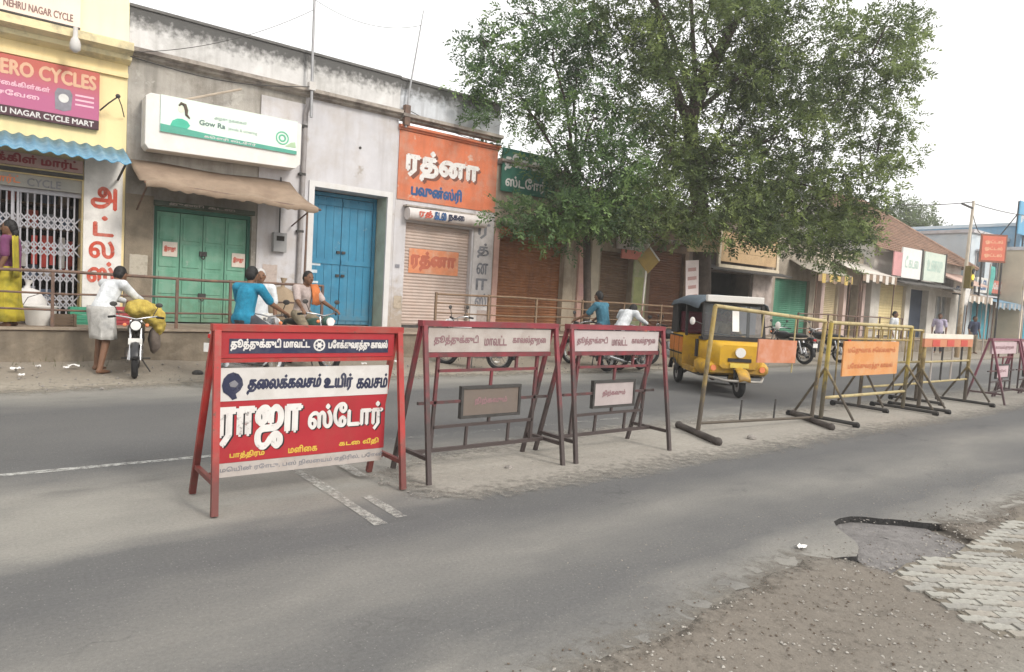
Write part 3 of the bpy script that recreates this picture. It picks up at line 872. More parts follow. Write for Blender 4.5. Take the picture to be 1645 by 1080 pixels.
MB().disc((2.84, 14.025, 4.60), (0, 1, 0), .055, .002, 18).build('printed_face', mat('print_face', (.76, .70, .58), .6, .05, 6), s)
MB().torus((4.72, 14.024, 4.42), (0, 1, 0), .12, .012, 24, 6, .2).torus((4.72, 14.024, 4.42), (0, 1, 0), .06, .016, 18, 6, .2).build('round_logo', mat('logo_green', (.12, .42, .27), .5, .1, 6), s)
MB().prism([(4.78, 4.27), (5.0, 4.27), (4.98, 4.38), (4.9, 4.36)], lambda a, b, d: (a, d, b), 14.022, 14.026).build('leaf_print', mat('leaf_print', (.38, .52, .34), .5, .1, 6), s)

a = thing('cloth_awning', 'sagging brown cloth awning below the white sign box', 'awning', (3.6, 13.9, 3.2))
rows = []
rnd = random.Random(3)
for i in range(41):
    u = i / 40; xt, xb = 2.08 + 2.98 * u, 2.16 + 3.06 * u
    sag = .05 * math.sin(u * math.pi * 4.3) + .025 * math.sin(u * 23)
    rows.append([(xt, 14.47, 3.62 + .02 * math.sin(u * 9)), (xt * .7 + xb * .3, 14.12, 3.42 - .035 + sag * .4), (xt * .35 + xb * .65, 13.68, 3.22 - .05 + sag * .7), (xb, 13.25, 3.13 - .10 * u + sag * .35), (xb, 13.235, 3.03 - .10 * u + rnd.uniform(-.03, .02) + sag * .3)])
aw = MB().grid(rows).build('cloth', mat('awning_brown_cloth', (.30, .225, .165), .95, .15, 3, .3, stain=((.21, .15, .11), .6, 1.8)), a, smooth=True)
aw.modifiers.new('solid', 'SOLIDIFY').thickness = .012
MB().path([(2.14, 13.27, 3.10), (3.0, 13.27, 3.085), (4.2, 13.27, 3.04), (5.28, 13.27, 3.0)], .022, 8).build('front_pole', M_RAIL, a)
for xx, z_ in ((2.2, 3.08), (5.1, 3.0)): MB().path([(xx, 13.27, z_), (xx + .02, 14.44, 2.72)], .016, 6).build('strut', M_RAIL, a)
MB().path([(5.02, 13.3, 3.0), (5.0, 13.32, FZ)], .02, 8).build('prop', M_RAIL, a)
p = thing('drain_pipe', 'grey drain pipe with clamps running down beside the blue door', 'pipe', (5.30, 14.4, FZ))
MB().path([(5.36, 14.30, 5.40), (5.36, 14.36, 5.28), (5.33, 14.42, 5.1), (5.29, 14.42, FZ)], .05, 10).build('pipe', mat('pipe_grey', (.33, .31, .31), .6, .15, 4, stain=((.2, .17, .15), .5, 3)), p, smooth=True)
for z_ in (1.4, 2.6, 3.8, 4.8): MB().box(5.22, 5.36, 14.37, 14.47, z_, z_ + .05).build('clamp', M_DARK, p)
p = thing('roof_pole', 'tall thin grey pole rising above the parapet beside the drain pipe', 'pole', (5.36, 14.3, 5.7))
MB().path([(5.38, 14.25, 5.0), (5.36, 14.25, 6.3), (5.35, 14.25, 9.0)], [.035, .03, .022], 8).build('pole', mat('pole_galvanised', (.33, .33, .34), .5, .15, 5, metal=.4), p, smooth=True)
MB().box(5.30, 5.44, 14.2, 14.32, 5.55, 5.72).build('socket', M_SIGNW, p)
MB().bar((5.2, 14.25, 7.45), (5.52, 14.25, 7.5), .03).build('cross_arm', M_DARK, p)
p = thing('roof_rod', 'thin leaning grey rod on the parapet above the orange wall', 'pole', (7.75, 14.4, 5.5))
MB().path([(7.66, 14.36, 5.25), (7.70, 14.36, 6.0), (7.95, 14.3, 7.95)], [.03, .024, .012], 7).build('rod', mat('pole_galvanised', (.33, .33, .34)), p)
MB().box(7.60, 7.74, 14.30, 14.42, 5.3, 5.75).build('bracket', M_RAIL, p)

# --- white section with the tall blue door
t = building('white_shop', 'whitewashed shop front with a tall recessed blue double door', 5.354, 7.55, 5.45, M_WHITE, [(5.60, 7.34, FZ, 3.62)])
parapet(t, 5.354, 7.55, 5.55, 6.36, M_PARA)
MB().box(5.48, 5.60, FY - .04, FY - .002, FZ, 3.74).box(7.34, 7.47, FY - .04, FY - .002, FZ, 3.74).box(5.60, 7.34, FY - .04, FY - .002, 3.62, 3.74).build('door_surround', mat('surround_whitewash', (.60, .59, .585), .85, .06, 3, .1, streak=((.5, .45, .4), .35)), t)
MB().box(7.335, 7.339, FY + .02, FY + .5, FZ, 3.62).build('reveal', mat('reveal_pale_green', (.40, .45, .36), .85, .12, 3, .1, stain=((.3, .27, .2), .5, 2)), t)
d = MB().box(5.62, 5.70, FY + .47, FY + .53, FZ, 3.6).box(7.24, 7.32, FY + .47, FY + .53, FZ, 3.6).box(5.70, 7.24, FY + .47, FY + .53, 3.52, 3.6).build('door_frame', M_BLUE, t)
for k in range(2):
    xa = 5.705 + k * .77; xb = xa + .76
    lf = MB().box(xa, xb, FY + .50, FY + .54, FZ + .02, 3.51).build('door_leaf', M_BLUE, t)
    for q in range(4):
        MB().box(xa + .004 + q * .189, xa + .004 + q * .189 + .182, FY + .488, FY + .50, FZ + .03, 3.5).build('plank', M_BLUE, lf, bevel=.004)
    for zz in (.72, 2.0, 3.32): MB().box(xa + .01, xb - .01, FY + .465, FY + .488, zz, zz + .11).build('batten', M_BLUE, lf)
    for zz in (1.72, 2.25): MB().box(xb - .10 if k == 0 else xa + .02, xb - .02 if k == 0 else xa + .10, FY + .45, FY + .488, zz, zz + .06).build('latch', M_DARK, lf)
for x_, z_, w_, h_ in ((5.78, 1.95, .22, .10), (5.80, 1.78, .13, .07), (5.76, 1.55, .2, .05), (5.86, 1.40, .14, .05)):
    plate('torn_paper', mat('torn_paper', (.55, .62, .66), .8, .1, 8), t, x_, x_ + w_, z_, z_ + h_, FY + .484, .003)
MB().disc((6.62, FY - .008, 4.62), (0, 1, 0), .03, .02, 10).build('wall_hook', M_DARK, t)
plate('number_plate', mat('number_paint', (.25, .25, .28), .8), t, 7.62, 7.73, 2.02, 2.10, FY - .02, .004)

# --- orange shop
t = building('orange_shop', 'shop with orange painted upper wall and big white lettering over a pink shutter', 7.554, 10.42, 5.35, M_WHITE, [(7.86, 9.74, FZ, 3.12)])
parapet(t, 7.554, 10.42, 5.50, 6.34, mat('parapet_bluish', (.52, .54, .57), .9, .12, 2.5, .25, stain=((.33, .33, .34), .5, 1.5), streak=((.3, .3, .31), .6), rust=((.10, .098, .095), 1.0, 5.82, 6.42)))
cornice(t, 7.554, 10.42, 5.20, M_ORANGE, .12, .12)
MB().box(7.58, 10.40, FY - .025, FY - .002, 3.62, 5.20).build('orange_panel', M_ORANGE, t)
letters('shadow_letters', 'ரத்னா', mat('letter_shadow_brown', (.17, .07, .05), .8), t, 7.84, 9.82, 4.12, 4.78, FY - .027, bold=.05, dx=.05, dz=-.03)
letters('wall_letters', 'ரத்னா', M_LWHITE, t, 7.80, 9.82, 4.14, 4.82, FY - .031, bold=.05)
letters('wall_letters', 'பவுன்ஸ்ரி', M_LBLUE, t, 7.95, 9.35, 3.70, 4.04, FY - .029, bold=.05)
MB().path([(7.80, FY - .14, 3.30), (10.02, FY - .14, 3.33)], .15, 14).build('shutter_box', mat('shutter_box_white', (.60, .56, .54), .7, .1, 3, stain=((.4, .33, .3), .5, 3)), t, smooth=True)
MB().box(7.76, 10.06, FY - .20, FY - .003, 3.46, 3.50).build('sunshade', M_LEDGE, t)
letters('box_letters', 'ரத்', M_LRED, t, 8.05, 8.40, 3.22, 3.40, FY - .296, bold=.05)
letters('box_letters', 'கடை', M_LBLUE, t, 8.46, 8.78, 3.22, 3.40, FY - .296, bold=.05)
letters('box_letters', 'நகை', M_NAVY, t, 8.85, 9.30, 3.21, 3.38, FY - .296, bold=.05)
M_SHP = mat('shutter_pink_paint', (.46, .375, .33), .7, .1, 3, stain=((.45, .33, .27), .5, 2), streak=((.4, .3, .25), .4))
shutter(t, M_SHP, 7.86, 9.74, FZ, 3.12, FY + .14)
plate('painted_panel', mat('panel_orange_faded', (.62, .24, .12), .8, .15, 4, stain=((.58, .38, .28), .6, 5)), t, 8.04, 9.45, 1.93, 2.52, FY + .112, .004)
letters('panel_letters', 'ரத்னா', mat('letter_faded_red', (.44, .13, .08), .8, .1, 5), t, 8.12, 9.36, 2.0, 2.45, FY + .110, bold=.06)
MB().box(9.80, 10.38, FY - .02, FY - .002, FZ, 3.60).build('pillar_face', mat('pillar_grey_white', (.52, .49, .48), .9, .1, 3, .15, stain=((.36, .32, .30), .6, 2)), t)
for ch, z0, z1 in (('ர', 2.92, 3.3), ('த்', 2.44, 2.80), ('ன', 2.02, 2.3), ('ா', 1.62, 1.9), ('ஸ்', 1.2, 1.52)):
    letters('pillar_letter', ch, M_LGREY, t, 9.93, 10.27, z0, z1, FY - .024, bold=.035)

# --- rust shutter shop, half hidden by foliage
M_BEIGE = mat('beige_old_plaster', (.36, .30, .23), .9, .18, 2, .25, stain=((.20, .16, .12), .7, 1.3), streak=((.16, .13, .10), .6))
M_RUSTS = mat('rust_shutter_paint', (.27, .115, .05), .75, .15, 2.5, stain=((.20, .09, .05), .6, 1.6), streak=((.15, .07, .04), .5))
M_BROWNS = mat('brown_shutter_paint', (.19, .125, .08), .8, .15, 2.5, stain=((.14, .085, .05), .6, 1.6), streak=((.11, .07, .05), .5))
t = building('rust_shutter_shop', 'old beige shop with a wide rust brown roller shutter behind low branches', 10.424, 13.3, 5.0, M_BEIGE, [(10.62, 12.92, FZ, 3.06)])
shutter(t, M_RUSTS, 10.62, 12.92, FZ, 3.06, FY + .2)
MB().path([(10.58, FY - .10, 3.18), (12.95, FY - .10, 3.20)], .12, 12).build('shutter_box', M_RUSTS, t, smooth=True)
MB().box(10.5, 13.0, FY - .35, FY - .003, 3.36, 3.44).build('sunshade', M_LEDGE, t)
cornice(t, 10.424, 13.3, 4.86, M_LEDGE, .2, .14)
MB().box(10.44, 10.60, FY - .03, FY - .002, FZ, 3.3).build('pink_edge', mat('pilaster_pink', (.48, .30, .25), .85, .15, 3), t)
s = thing('sign_board', 'dark green sign board with white lettering half hidden by leaves', 'sign', (11.3, 14.4, 4.2))
plate('board', mat('sign_dark_green', (.035, .14, .10), .6, .15, 3), s, 10.50, 12.30, 4.20, 5.30, 14.38, .06)
letters('letters', 'தேன் கடை', M_LWHITE, s, 10.58, 12.15, 4.74, 5.18, 14.376, bold=.04)
letters('letters', 'ஸ்டோர்', M_LWHITE, s, 10.62, 11.95, 4.28, 4.62, 14.376, bold=.03)

# --- brown shops
t = building('brown_shutter_shop', 'narrow old shop with pink pillar and brown shutter behind the diamond sign', 13.304, 16.38, 4.75, M_BEIGE, [(14.35, 15.72, FZ, 3.0)])
shutter(t, M_BROWNS, 14.35, 15.72, FZ, 3.0, FY + .2)
MB().box(13.42, 13.74, FY - .08, FY - .003, FZ, 3.5).build('pilaster', mat('pilaster_pink', (.48, .30, .25)), t)
MB().box(13.90, 14.22, FY - .08, FY - .003, FZ, 3.5).build('pilaster', mat('pilaster_cream', (.48, .42, .33), .85, .15, 3), t)
MB().box(15.74, 16.36, FY - .03, FY - .002, FZ, 2.9).build('poster_wall', mat('poster_wall', (.44, .43, .28), .85, .15, 3, stain=((.22, .30, .14), .7, 3)), t)
plate('poster', mat('poster_green_yellow', (.42, .45, .20), .7, .2, 3), t, 15.80, 16.30, 1.35, 2.3, FY - .036, .005)
MB().box(13.3, 16.38, FY - .4, FY - .003, 3.62, 3.70).build('sunshade', M_LEDGE, t)
s = thing('sign_board', 'grey white sign with one dark letter above a small red board', 'sign', (15.5, 14.3, 3.0))
plate('board', M_SIGNG, s, 14.85, 16.25, 3.10, 3.60, 14.36, .05)
letters('letters', 'ப', M_BLACK, s, 15.42, 15.72, 3.22, 3.56, 14.356, bold=.04)
plate('red_board', mat('board_faded_red', (.50, .17, .13), .7, .12, 3), s, 15.05, 16.1, 2.82, 3.085, 14.34, .05)
t = building('maroon_shutter_shop', 'low old shop with a dark red brown shutter beside the tree trunk', 16.384, 18.4, 4.6, mat('brown_wall', (.24, .17, .12), .9, .2, 2.5, .25, stain=((.13, .095, .07), .6, 1.5)), [(16.55, 18.2, FZ, 3.2)])
shutter(t, mat('maroon_shutter_paint', (.20, .095, .055), .8, .15, 2.5, stain=((.14, .07, .045), .6, 1.6)), 16.55, 18.2, FZ, 3.2, FY + .15)
MB().box(16.45, 18.35, FY - .5, FY - .003, 3.45, 3.52).build('sunshade', M_LEDGE, t)

# --- open stall with beige boards
t = building('dark_stall', 'dark open stall front under beige boards behind the tree', 18.404, 23.3, 4.5, mat('stall_wall', (.16, .125, .10), .95, .25, 2, .3, stain=((.09, .075, .06), .6, 1.4)), [(18.6, 21.9, FZ, 2.75)])
MB().box(21.95, 23.2, FY - .12, FY - .003, FZ, 3.0).build('stone_pillar', mat('pillar_stone', (.40, .34, .31), .9, .2, 4, .3, stain=((.22, .18, .16), .7, 3)), t)
MB().prism([(FY - .9, 2.72), (FY - .9, 2.76), (FY, 2.98), (FY, 2.90)], lambda a, b, d: (d, a, b), 18.5, 23.2).build('eave_sheet', M_DARK, t)
c = thing('stall_counter', 'grey and blue counter stacked with papers inside the dark stall', 'counter', (20.2, 14.2, FZ))
MB().box(18.7, 21.8, 14.05, 14.48, FZ, 1.55).build('front', mat('counter_front', (.24, .25, .28), .7, .2, 2), c)
MB().box(18.66, 21.84, 14.0, 14.5, 1.552, 1.60).build('top', mat('counter_top', (.38, .40, .43), .6, .15, 3), c)
rnd = random.Random(9)
for k in range(8):
    x_ = 18.8 + k * .36
    MB().box(x_, x_ + .3, 14.08, 14.42, 1.602, 1.66 + rnd.random() * .3).build('paper_stack', mat('paper_%d' % (k % 3), [(.52, .50, .48), (.30, .34, .42), (.44, .28, .22)][k % 3], .8, .15, 6), c)
s = thing('hoarding', 'long weathered beige plank board above the dark stall', 'board', (21.4, 14.1, 3.0))
M_BOARD = mat('board_beige', (.50, .35, .20), .85, .12, 2.5, stain=((.38, .25, .14), .6, 2))
for k in range(3): MB().box(19.55, 22.9, 14.12, 14.16, 3.08 + k * .34, 3.41 + k * .34).build('plank', M_BOARD, s)
MB().box(19.42, 19.55, 14.09, 14.17, 2.98, 4.16).box(22.9, 23.05, 14.09, 14.17, 2.98, 4.16).build('frame_post', mat('board_cream', (.58, .50, .38), .85, .12, 3), s)
MB().box(19.42, 23.05, 14.06, 14.18, 2.85, 2.98).build('frame_rail', mat('board_cream', (.58, .50, .38)), s)
s = thing('hoarding', 'tilted square beige board hung on the tree trunk', 'board', (16.3, 12.4, 3.0))
q = lambda a, b, d: (16.30 + .8 * (a * math.cos(.09) - b * math.sin(.09)), 12.35 + d - .25 * a, 3.52 + .85 * (a * math.sin(.09) + b * math.cos(.09)))
MB().prism([(-.68, -.5), (.62, -.55), (.66, .5), (-.66, .52)], q, 0, .03).build('panel', mat('board_tan', (.56, .44, .28), .85, .12, 3, stain=((.4, .28, .17), .6, 2)), s)
MB().prism([(-.5, -.1), (.45, -.12), (.4, .05), (-.48, .08)], q, -.004, -.001).build('faded_print', mat('board_print', (.50, .36, .20), .85, .12, 3), s)
s = thing('paper_banner', 'narrow tilted white printed banner hanging beside the tree trunk', 'banner', (16.0, 12.5, 1.7))
q = lambda a, b, d: (16.0 + .9 * (a * math.cos(.12) - b * math.sin(.12)), 12.45 + d, 2.2 + (a * math.sin(.12) + b * math.cos(.12)))
MB().prism([(-.32, -.62), (.32, -.62), (.34, .6), (-.30, .62)], q, 0, .012).build('sheet', mat('banner_white', (.62, .54, .52), .7, .08, 3), s)
for k, (b0, w_) in enumerate(((.35, .2), (.1, .22), (-.15, .2), (-.42, .24))):
    MB().prism([(-w_, b0 - .05), (w_, b0 - .05), (w_, b0 + .05), (-w_, b0 + .05)], q, -.004, -.001).build('print_line', mat('print_dull_red', (.40, .24, .22), .7, .1, 4), s)

# --- green shutter shop and cream shops
t = building('green_shutter_shop', 'small shop with a dark green shutter below a yellow fringed awning', 23.304, 26.4, 4.3, mat('wall_greybrown', (.30, .26, .21), .9, .2, 2, .2, stain=((.17, .14, .11), .6, 1.4)), [(23.55, 26.05, FZ, 2.75)])
shutter(t, mat('shutter_green_paint', (.06, .20, .13), .7, .15, 2, streak=((.12, .28, .2), .5)), 23.55, 26.05, FZ, 2.75, FY + .15)
def fringe_awning(name, label, x0, x1, y1, z0, z1, cloth, fringe_a, fringe_b):
    a = thing(name, label, 'awning', ((x0 + x1) / 2, y1, z1))
    n = max(10, int((x1 - x0) / .2))
    rows = [[(x0 + (x1 - x0) * i / n, FY - .01, z0), (x0 + (x1 - x0) * i / n, (FY + y1) / 2, (z0 + z1) / 2 - .06 + .02 * math.sin(i * 1.7)), (x0 + (x1 - x0) * i / n, y1, z1)] for i in range(n + 1)]
    o = MB().grid(rows).build('cloth', cloth, a, smooth=True); o.modifiers.new('solid', 'SOLIDIFY').thickness = .01
    k = 0; x = x0
    while x < x1 - .05:
        h = .30 + .06 * math.sin(k * 2.1)
        MB().box(x + .01, min(x + .27, x1), y1 - .012, y1, z1 - h, z1 - .006).build('fringe_flap', fringe_a if k % 2 else fringe_b, a)
        x += .28; k += 1
    for xx in (x0 + .05, x1 - .05): MB().path([(xx, y1 + .05, z1 - .02), (xx, y1 + .1, FZ)], .025, 6).build('prop', M_RAIL, a)
    return a
M_FY = mat('fringe_yellow', (.50, .36, .12), .85, .15, 4); M_FW = mat('fringe_white', (.62, .58, .53), .85, .12, 4); M_FB = mat('fringe_brown', (.24, .17, .12), .85, .15, 4)
fringe_awning('cloth_awning', 'cloth awning with yellow and brown fringe beside the green shutter', 24.4, 27.0, 13.3, 3.5, 3.0, mat('awning_dull', (.30, .27, .22), .9, .15, 3), M_FY, M_FB)
t = building('cream_shop', 'low cream shop with pinkish pillars under a white fringed awning', 26.404, 30.3, 4.2, mat('wall_cream_dull', (.48, .42, .33), .9, .12, 2, .2, stain=((.3, .25, .2), .6, 1.5)), [(26.9, 28.3, FZ, 2.8), (28.9, 30.0, FZ, 2.8)])
shutter(t, mat('shutter_cream', (.46, .38, .24), .8, .1, 3), 26.9, 28.3, FZ, 2.8, FY + .12)
MB().box(28.9, 30.0, FY + .3, FY + .34, FZ, 2.8).build('door', mat('door_darkwood', (.10, .075, .06), .7, .2, 4), t)
for x_ in (26.6, 28.42, 30.05): MB().box(x_, x_ + .24, FY - .2, FY - .003, FZ, 2.9).build('pillar', mat('pillar_pinkish', (.52, .40, .36), .85, .1, 3), t)
fringe_awning('cloth_awning', 'cloth awning with white fringe in front of the cream shop', 27.6, 30.6, 13.2, 3.75, 3.2, mat('awning_pale', (.52, .48, .43), .9, .12, 3), M_FW, M_FB)

# --- house with the tiled roof
M_TILE = mat('clay_tile', (.29, .185, .135), .9, .25, 5, .3, stain=((.19, .13, .10), .7, 1.8))
t = thing('tiled_house', 'old house with a steep red clay tile roof and white boards above a cream shutter', 'house', (35, 14.5, 0))
HW = mat('house_white_wall', (.60, .57, .52), .9, .08, 2, .15, stain=((.4, .36, .31), .5, 1.4))
wall(MB(), 30.6, 40.2, 0, 4.6, 14.2, 14.7, [(31.4, 34.0, FZ, 3.0), (34.5, 36.5, FZ, 2.9), (37.4, 39.2, 1.4, 2.7)]).build('wall', HW, t)
MB().box(30.6, 30.9, 14.7, 20.5, 0, 4.6).box(39.9, 40.2, 14.7, 20.5, 0, 4.6).box(30.9, 39.9, 20.2, 20.5, 0, 4.6).build('side_wall', HW, t)
shutter(t, mat('shutter_pale_yellow', (.66, .55, .30), .75, .08, 3, streak=((.5, .38, .2), .35)), 31.4, 34.0, FZ, 3.0, 14.35, .12)
MB().box(34.5, 36.5, 14.5, 14.56, FZ, 2.9).build('door', mat('door_navy', (.04, .055, .085), .6, .2, 3), t)
w_ = MB().box(37.4, 39.2, 14.45, 14.5, 1.4, 2.7).build('window', mat('window_grey', (.20, .22, .22), .4, .2, 3), t)
for k in range(4): MB().box(37.4 + k * .585, 37.45 + k * .585, 14.38, 14.45, 1.4, 2.7).build('window_bar', M_SIGNW, w_)
MB().box(30.9, 39.9, 14.75, 14.85, .3, 4.4).build('inner_wall', M_NEARBLACK, t)
def roof_plane(p00, p10, p11, p01, name, courses=26, cols=60):
    mb = MB(); p00, p10, p11, p01 = map(Vector, (p00, p10, p11, p01))
    nrm = (p10 - p00).cross(p01 - p00).normalized()
    if nrm.z < 0: nrm = -nrm
    for c in range(courses):
        t0, t1 = c / courses, (c + 1.12) / courses
        rows = []
        for tt, lift in ((t0, .07), (min(t1, 1), .02)):
            a, b = p00.lerp(p01, tt), p10.lerp(p11, tt)
            rows.append([a.lerp(b, k / (cols * 2)) + nrm * (lift + (.035 if k % 2 else 0)) for k in range(cols * 2 + 1)])
        mb.grid(rows)
    o = mb.build(name, M_TILE, t)
    o['kind'] = 'stuff'
    o.modifiers.new('solid', 'SOLIDIFY').thickness = .02
roof_plane((30.0, 13.7, 4.35), (40.9, 13.7, 4.15), (36.2, 17.5, 7.3), (31.0, 17.5, 7.3), 'roof_tiles')
roof_plane((40.9, 13.7, 4.15), (40.9, 21.2, 4.2), (36.2, 17.5, 7.3), (36.2, 17.5, 7.3), 'roof_tiles', 20, 30)
MB().prism([(13.75, 4.32), (17.5, 7.25), (21.2, 4.3)], lambda a, b, d: (d, a, b), 30.9, 31.0).build('gable', HW, t)
MB().add([(31, 17.5, 7.28), (36.2, 17.5, 7.28), (40.9, 21.2, 4.2), (30, 21.2, 4.3)], [(0, 1, 2, 3)]).build('roof_back', M_TILE, t)
MB().path([(30.9, 17.5, 7.36), (36.2, 17.5, 7.36)], .12, 8).build('ridge', M_TILE, t)
MB().path([(36.2, 17.5, 7.36), (40.9, 13.7, 4.25)], .11, 8).build('hip', M_TILE, t)
MB().prism([(12.9, 2.95), (12.9, 3.0), (14.18, 3.32), (14.18, 3.24)], lambda a, b, d: (d, a, b), 30.7, 36.7).build('lean_to', mat('lean_to_dark', (.09, .085, .08), .9, .25, 3), t)
MB().prism([(12.8, 3.25), (12.8, 3.3), (14.18, 3.9), (14.18, 3.8)], lambda a, b, d: (d, a, b), 36.8, 40.1).build('lean_to', mat('lean_to_pinkish', (.52, .37, .31), .9, .12, 3), t)
for x0_, x1_, lab, m_, l2 in ((31.2, 33.1, 'white shop board with a pink end under the tile roof', mat('board_white', (.72, .71, .69), .6, .05, 3), 1), (33.45, 35.7, 'pale green shop board under the tile roof beside the white one', mat('board_pale_green', (.58, .64, .56), .6, .1, 2, stain=((.4, .48, .42), .5, 2)), 2)):
    s = thing('sign_board', lab, 'sign', (x0_, 13.3, 3.2))
    plate('board', m_, s, x0_, x1_, 3.25, 4.55, 13.3, .06)
    plate('edge', M_DARK, s, x1_ + .003, x1_ + .12, 3.2, 4.6, 13.28, .1)
    if l2 == 1: plate('end_panel', mat('panel_pink', (.60, .30, .30), .6, .1, 3), s, x0_ - .75, x0_ - .003, 3.3, 4.3, 13.31, .05)
    letters('letters', 'டீ கடை' if l2 == 1 else 'உணவு', mat('letter_faint_green', (.40, .52, .46), .6, .1, 6), s, x0_ + .3, x1_ - .3, 3.7, 4.2, 13.297, bold=.03)

# --- blue buildings at the end of the view
M_BBLUE = mat('bright_blue_wall', (.20, .36, .50), .8, .12, 1.5, stain=((.32, .42, .50), .6, 1.0), streak=((.2, .27, .33), .5))
M_PBLUE = mat('pale_blue_wall', (.52, .57, .60), .75, .08, 1.5, stain=((.36, .46, .54), .5, 1.2))
def block(name, label, x0, x1, y0, ztop, m, wins, cat='building', trim=M_WHITE):
    t = thing(name, label, cat, ((x0 + x1) / 2, y0, 0))
    MB().box(x0, x1, y0, y0 + 8, 0, ztop).build('wall', m, t)
    MB().box(x0 - .1, x1 + .1, y0 - .12, y0 + 8.1, ztop, ztop + .18).build('parapet', trim, t)
    for (xa, xb, za, zb, kind) in wins:
        f = MB().box(xa - .08, xb + .08, y0 - .05, y0 - .003, za - .08, zb + .08).build('window' if kind == 'w' else 'door', trim, t)
        MB().box(xa, xb, y0 - .08, y0 - .052, za, zb).build('pane', mat('pane_dark', (.06, .08, .10), .2, .2, 2, spec=.5) if kind == 'w' else mat('door_teal', (.05, .28, .36), .6, .15, 3), f)
        MB().box((xa + xb) / 2 - .03, (xa + xb) / 2 + .03, y0 - .1, y0 - .082, za, zb).build('mullion', trim, f)
        MB().box(xa - .2, xb + .2, y0 - .4, y0 - .053, zb + .1, zb + .18).build('window_shade', trim, f)
    return t
block('pale_blue_building', 'pale blue flat roofed building behind the tile roofed house', 41.2, 46.4, 14.2, 6.2, M_PBLUE, [(42.0, 43.2, 3.9, 5.2, 'w'), (44.3, 45.6, 3.9, 5.2, 'w'), (42, 44.6, FZ, 2.8, 'd')])
t = block('bright_blue_building', 'bright blue two storey building with teal doors at the end of the row', 46.5, 56, 13.6, 7.1, M_BBLUE, [(47.4, 48.8, 4.4, 6.2, 'w'), (50.2, 51.8, 4.4, 6.2, 'w'), (47.2, 48.9, FZ, 3.0, 'd'), (50.4, 52.2, FZ, 3.0, 'd')], trim=M_PBLUE)
MB().box(46.5, 56, 12.9, 13.59, 3.5, 3.65).build('balcony', M_PBLUE, t)
MB().box(46.5, 56, 12.85, 12.92, 3.65, 4.3).build('balcony_wall', M_BBLUE, t)
block('cream_building', 'cream flat roofed building beyond the bright blue one', 56.2, 72, 13.4, 6.6, mat('far_cream', (.58, .50, .38), .85, .1, 1.5), [(58 + 3 * k, 59.5 + 3 * k, 3.9, 5.3, 'w') for k in range(4)] + [(58 + 3 * k, 59.6 + 3 * k, FZ, 2.8, 'd') for k in range(4)])
block('white_rear_building', 'white flat roofed building rising behind the pale blue one', 42, 50, 24, 8.0, M_WHITE, [(43 + 2.4 * k, 44.2 + 2.4 * k, 5.6, 6.8, 'w') for k in range(3)])
s = thing('sign_board', 'orange red framed sign board standing in front of the blue building', 'sign', (39.3, 12.5, 0))
q = lambda a, b, d: (39.1 + (a * .80 + d * .6) * .62, 12.5 + (-a * .6 + d * .8) * .62, 5.15 + (b - 5.45) * .72)
MB().prism([(-1.05, 4.5), (1.05, 4.5), (1.05, 6.4), (-1.05, 6.4)], q, 0, .08).build('frame', mat('sign_frame_brown', (.25, .10, .06), .6, .15, 4), s)
MB().prism([(-.93, 4.62), (.93, 4.62), (.93, 6.28), (-.93, 6.28)], q, -.02, -.002).build('panel', mat('sign_orange_red', (.62, .16, .10), .6, .1, 2), s)
for b_ in (5.85, 5.4, 4.95):
    letters('letters', 'ஓட்டல்', mat('letter_pale_orange', (.72, .42, .26), .6, .1, 6), s, -.7, .7, b_ - .13, b_ + .16, 0, bold=.04, fn=lambda a, b, d: q(a, b, -.022 - d))
for a_ in (-.8, .8): MB().tube((q(a_, 0, .04)[0], q(a_, 0, .04)[1], 0), q(a_, 4.5, .04), .045).build('post', M_DARK, s)

# ------------------------------------------------------------------ railings on the pavement edge
def railing(label, x0, x1, posts, rails, y=12.58, m=M_RAIL, end=False):
    t = thing('railing', label, 'railing', (x0, y, .64), group=None)
    for i, x in enumerate(posts):
        MB().box(x - .022, x + .022, y - .022, y + .022, .64, 1.50 + .01 * (i % 2)).build('post', m, t)
    for z in rails:
        pts = [(x, y + .012 * math.sin(i * 2.3), z + .012 * math.sin(i * 1.9 + z * 7)) for i, x in enumerate(np.linspace(x0, x1, max(3, int(x1 - x0) + 1)))]
        MB().path(pts, .024 if z > 1.4 else .016, 8).build('rail', m, t, smooth=True)
    return t
railing('brown iron railing on the pavement in front of the grille and green door', -4.2, 5.12, [-4.15, -2.4, -.9, .82, 2.56, 3.42, 5.1], (1.485, 1.16, .90))
railing('brown iron railing on the pavement in front of the rust brown shutter', 7.62, 16.2, [7.62, 9.0, 10.4, 11.9, 13.4, 14.9, 16.2], (1.47, 1.27, 1.05, .86), m=mat('rail_ochre_paint', (.20, .135, .085), .7, .25, 8, .1, stain=((.14, .08, .05), .6, 7)))
railing('low brown railing on the pavement beside the cream shop', 22, 30, [22, 24, 26, 28, 30], (1.47, 1.2, .95))

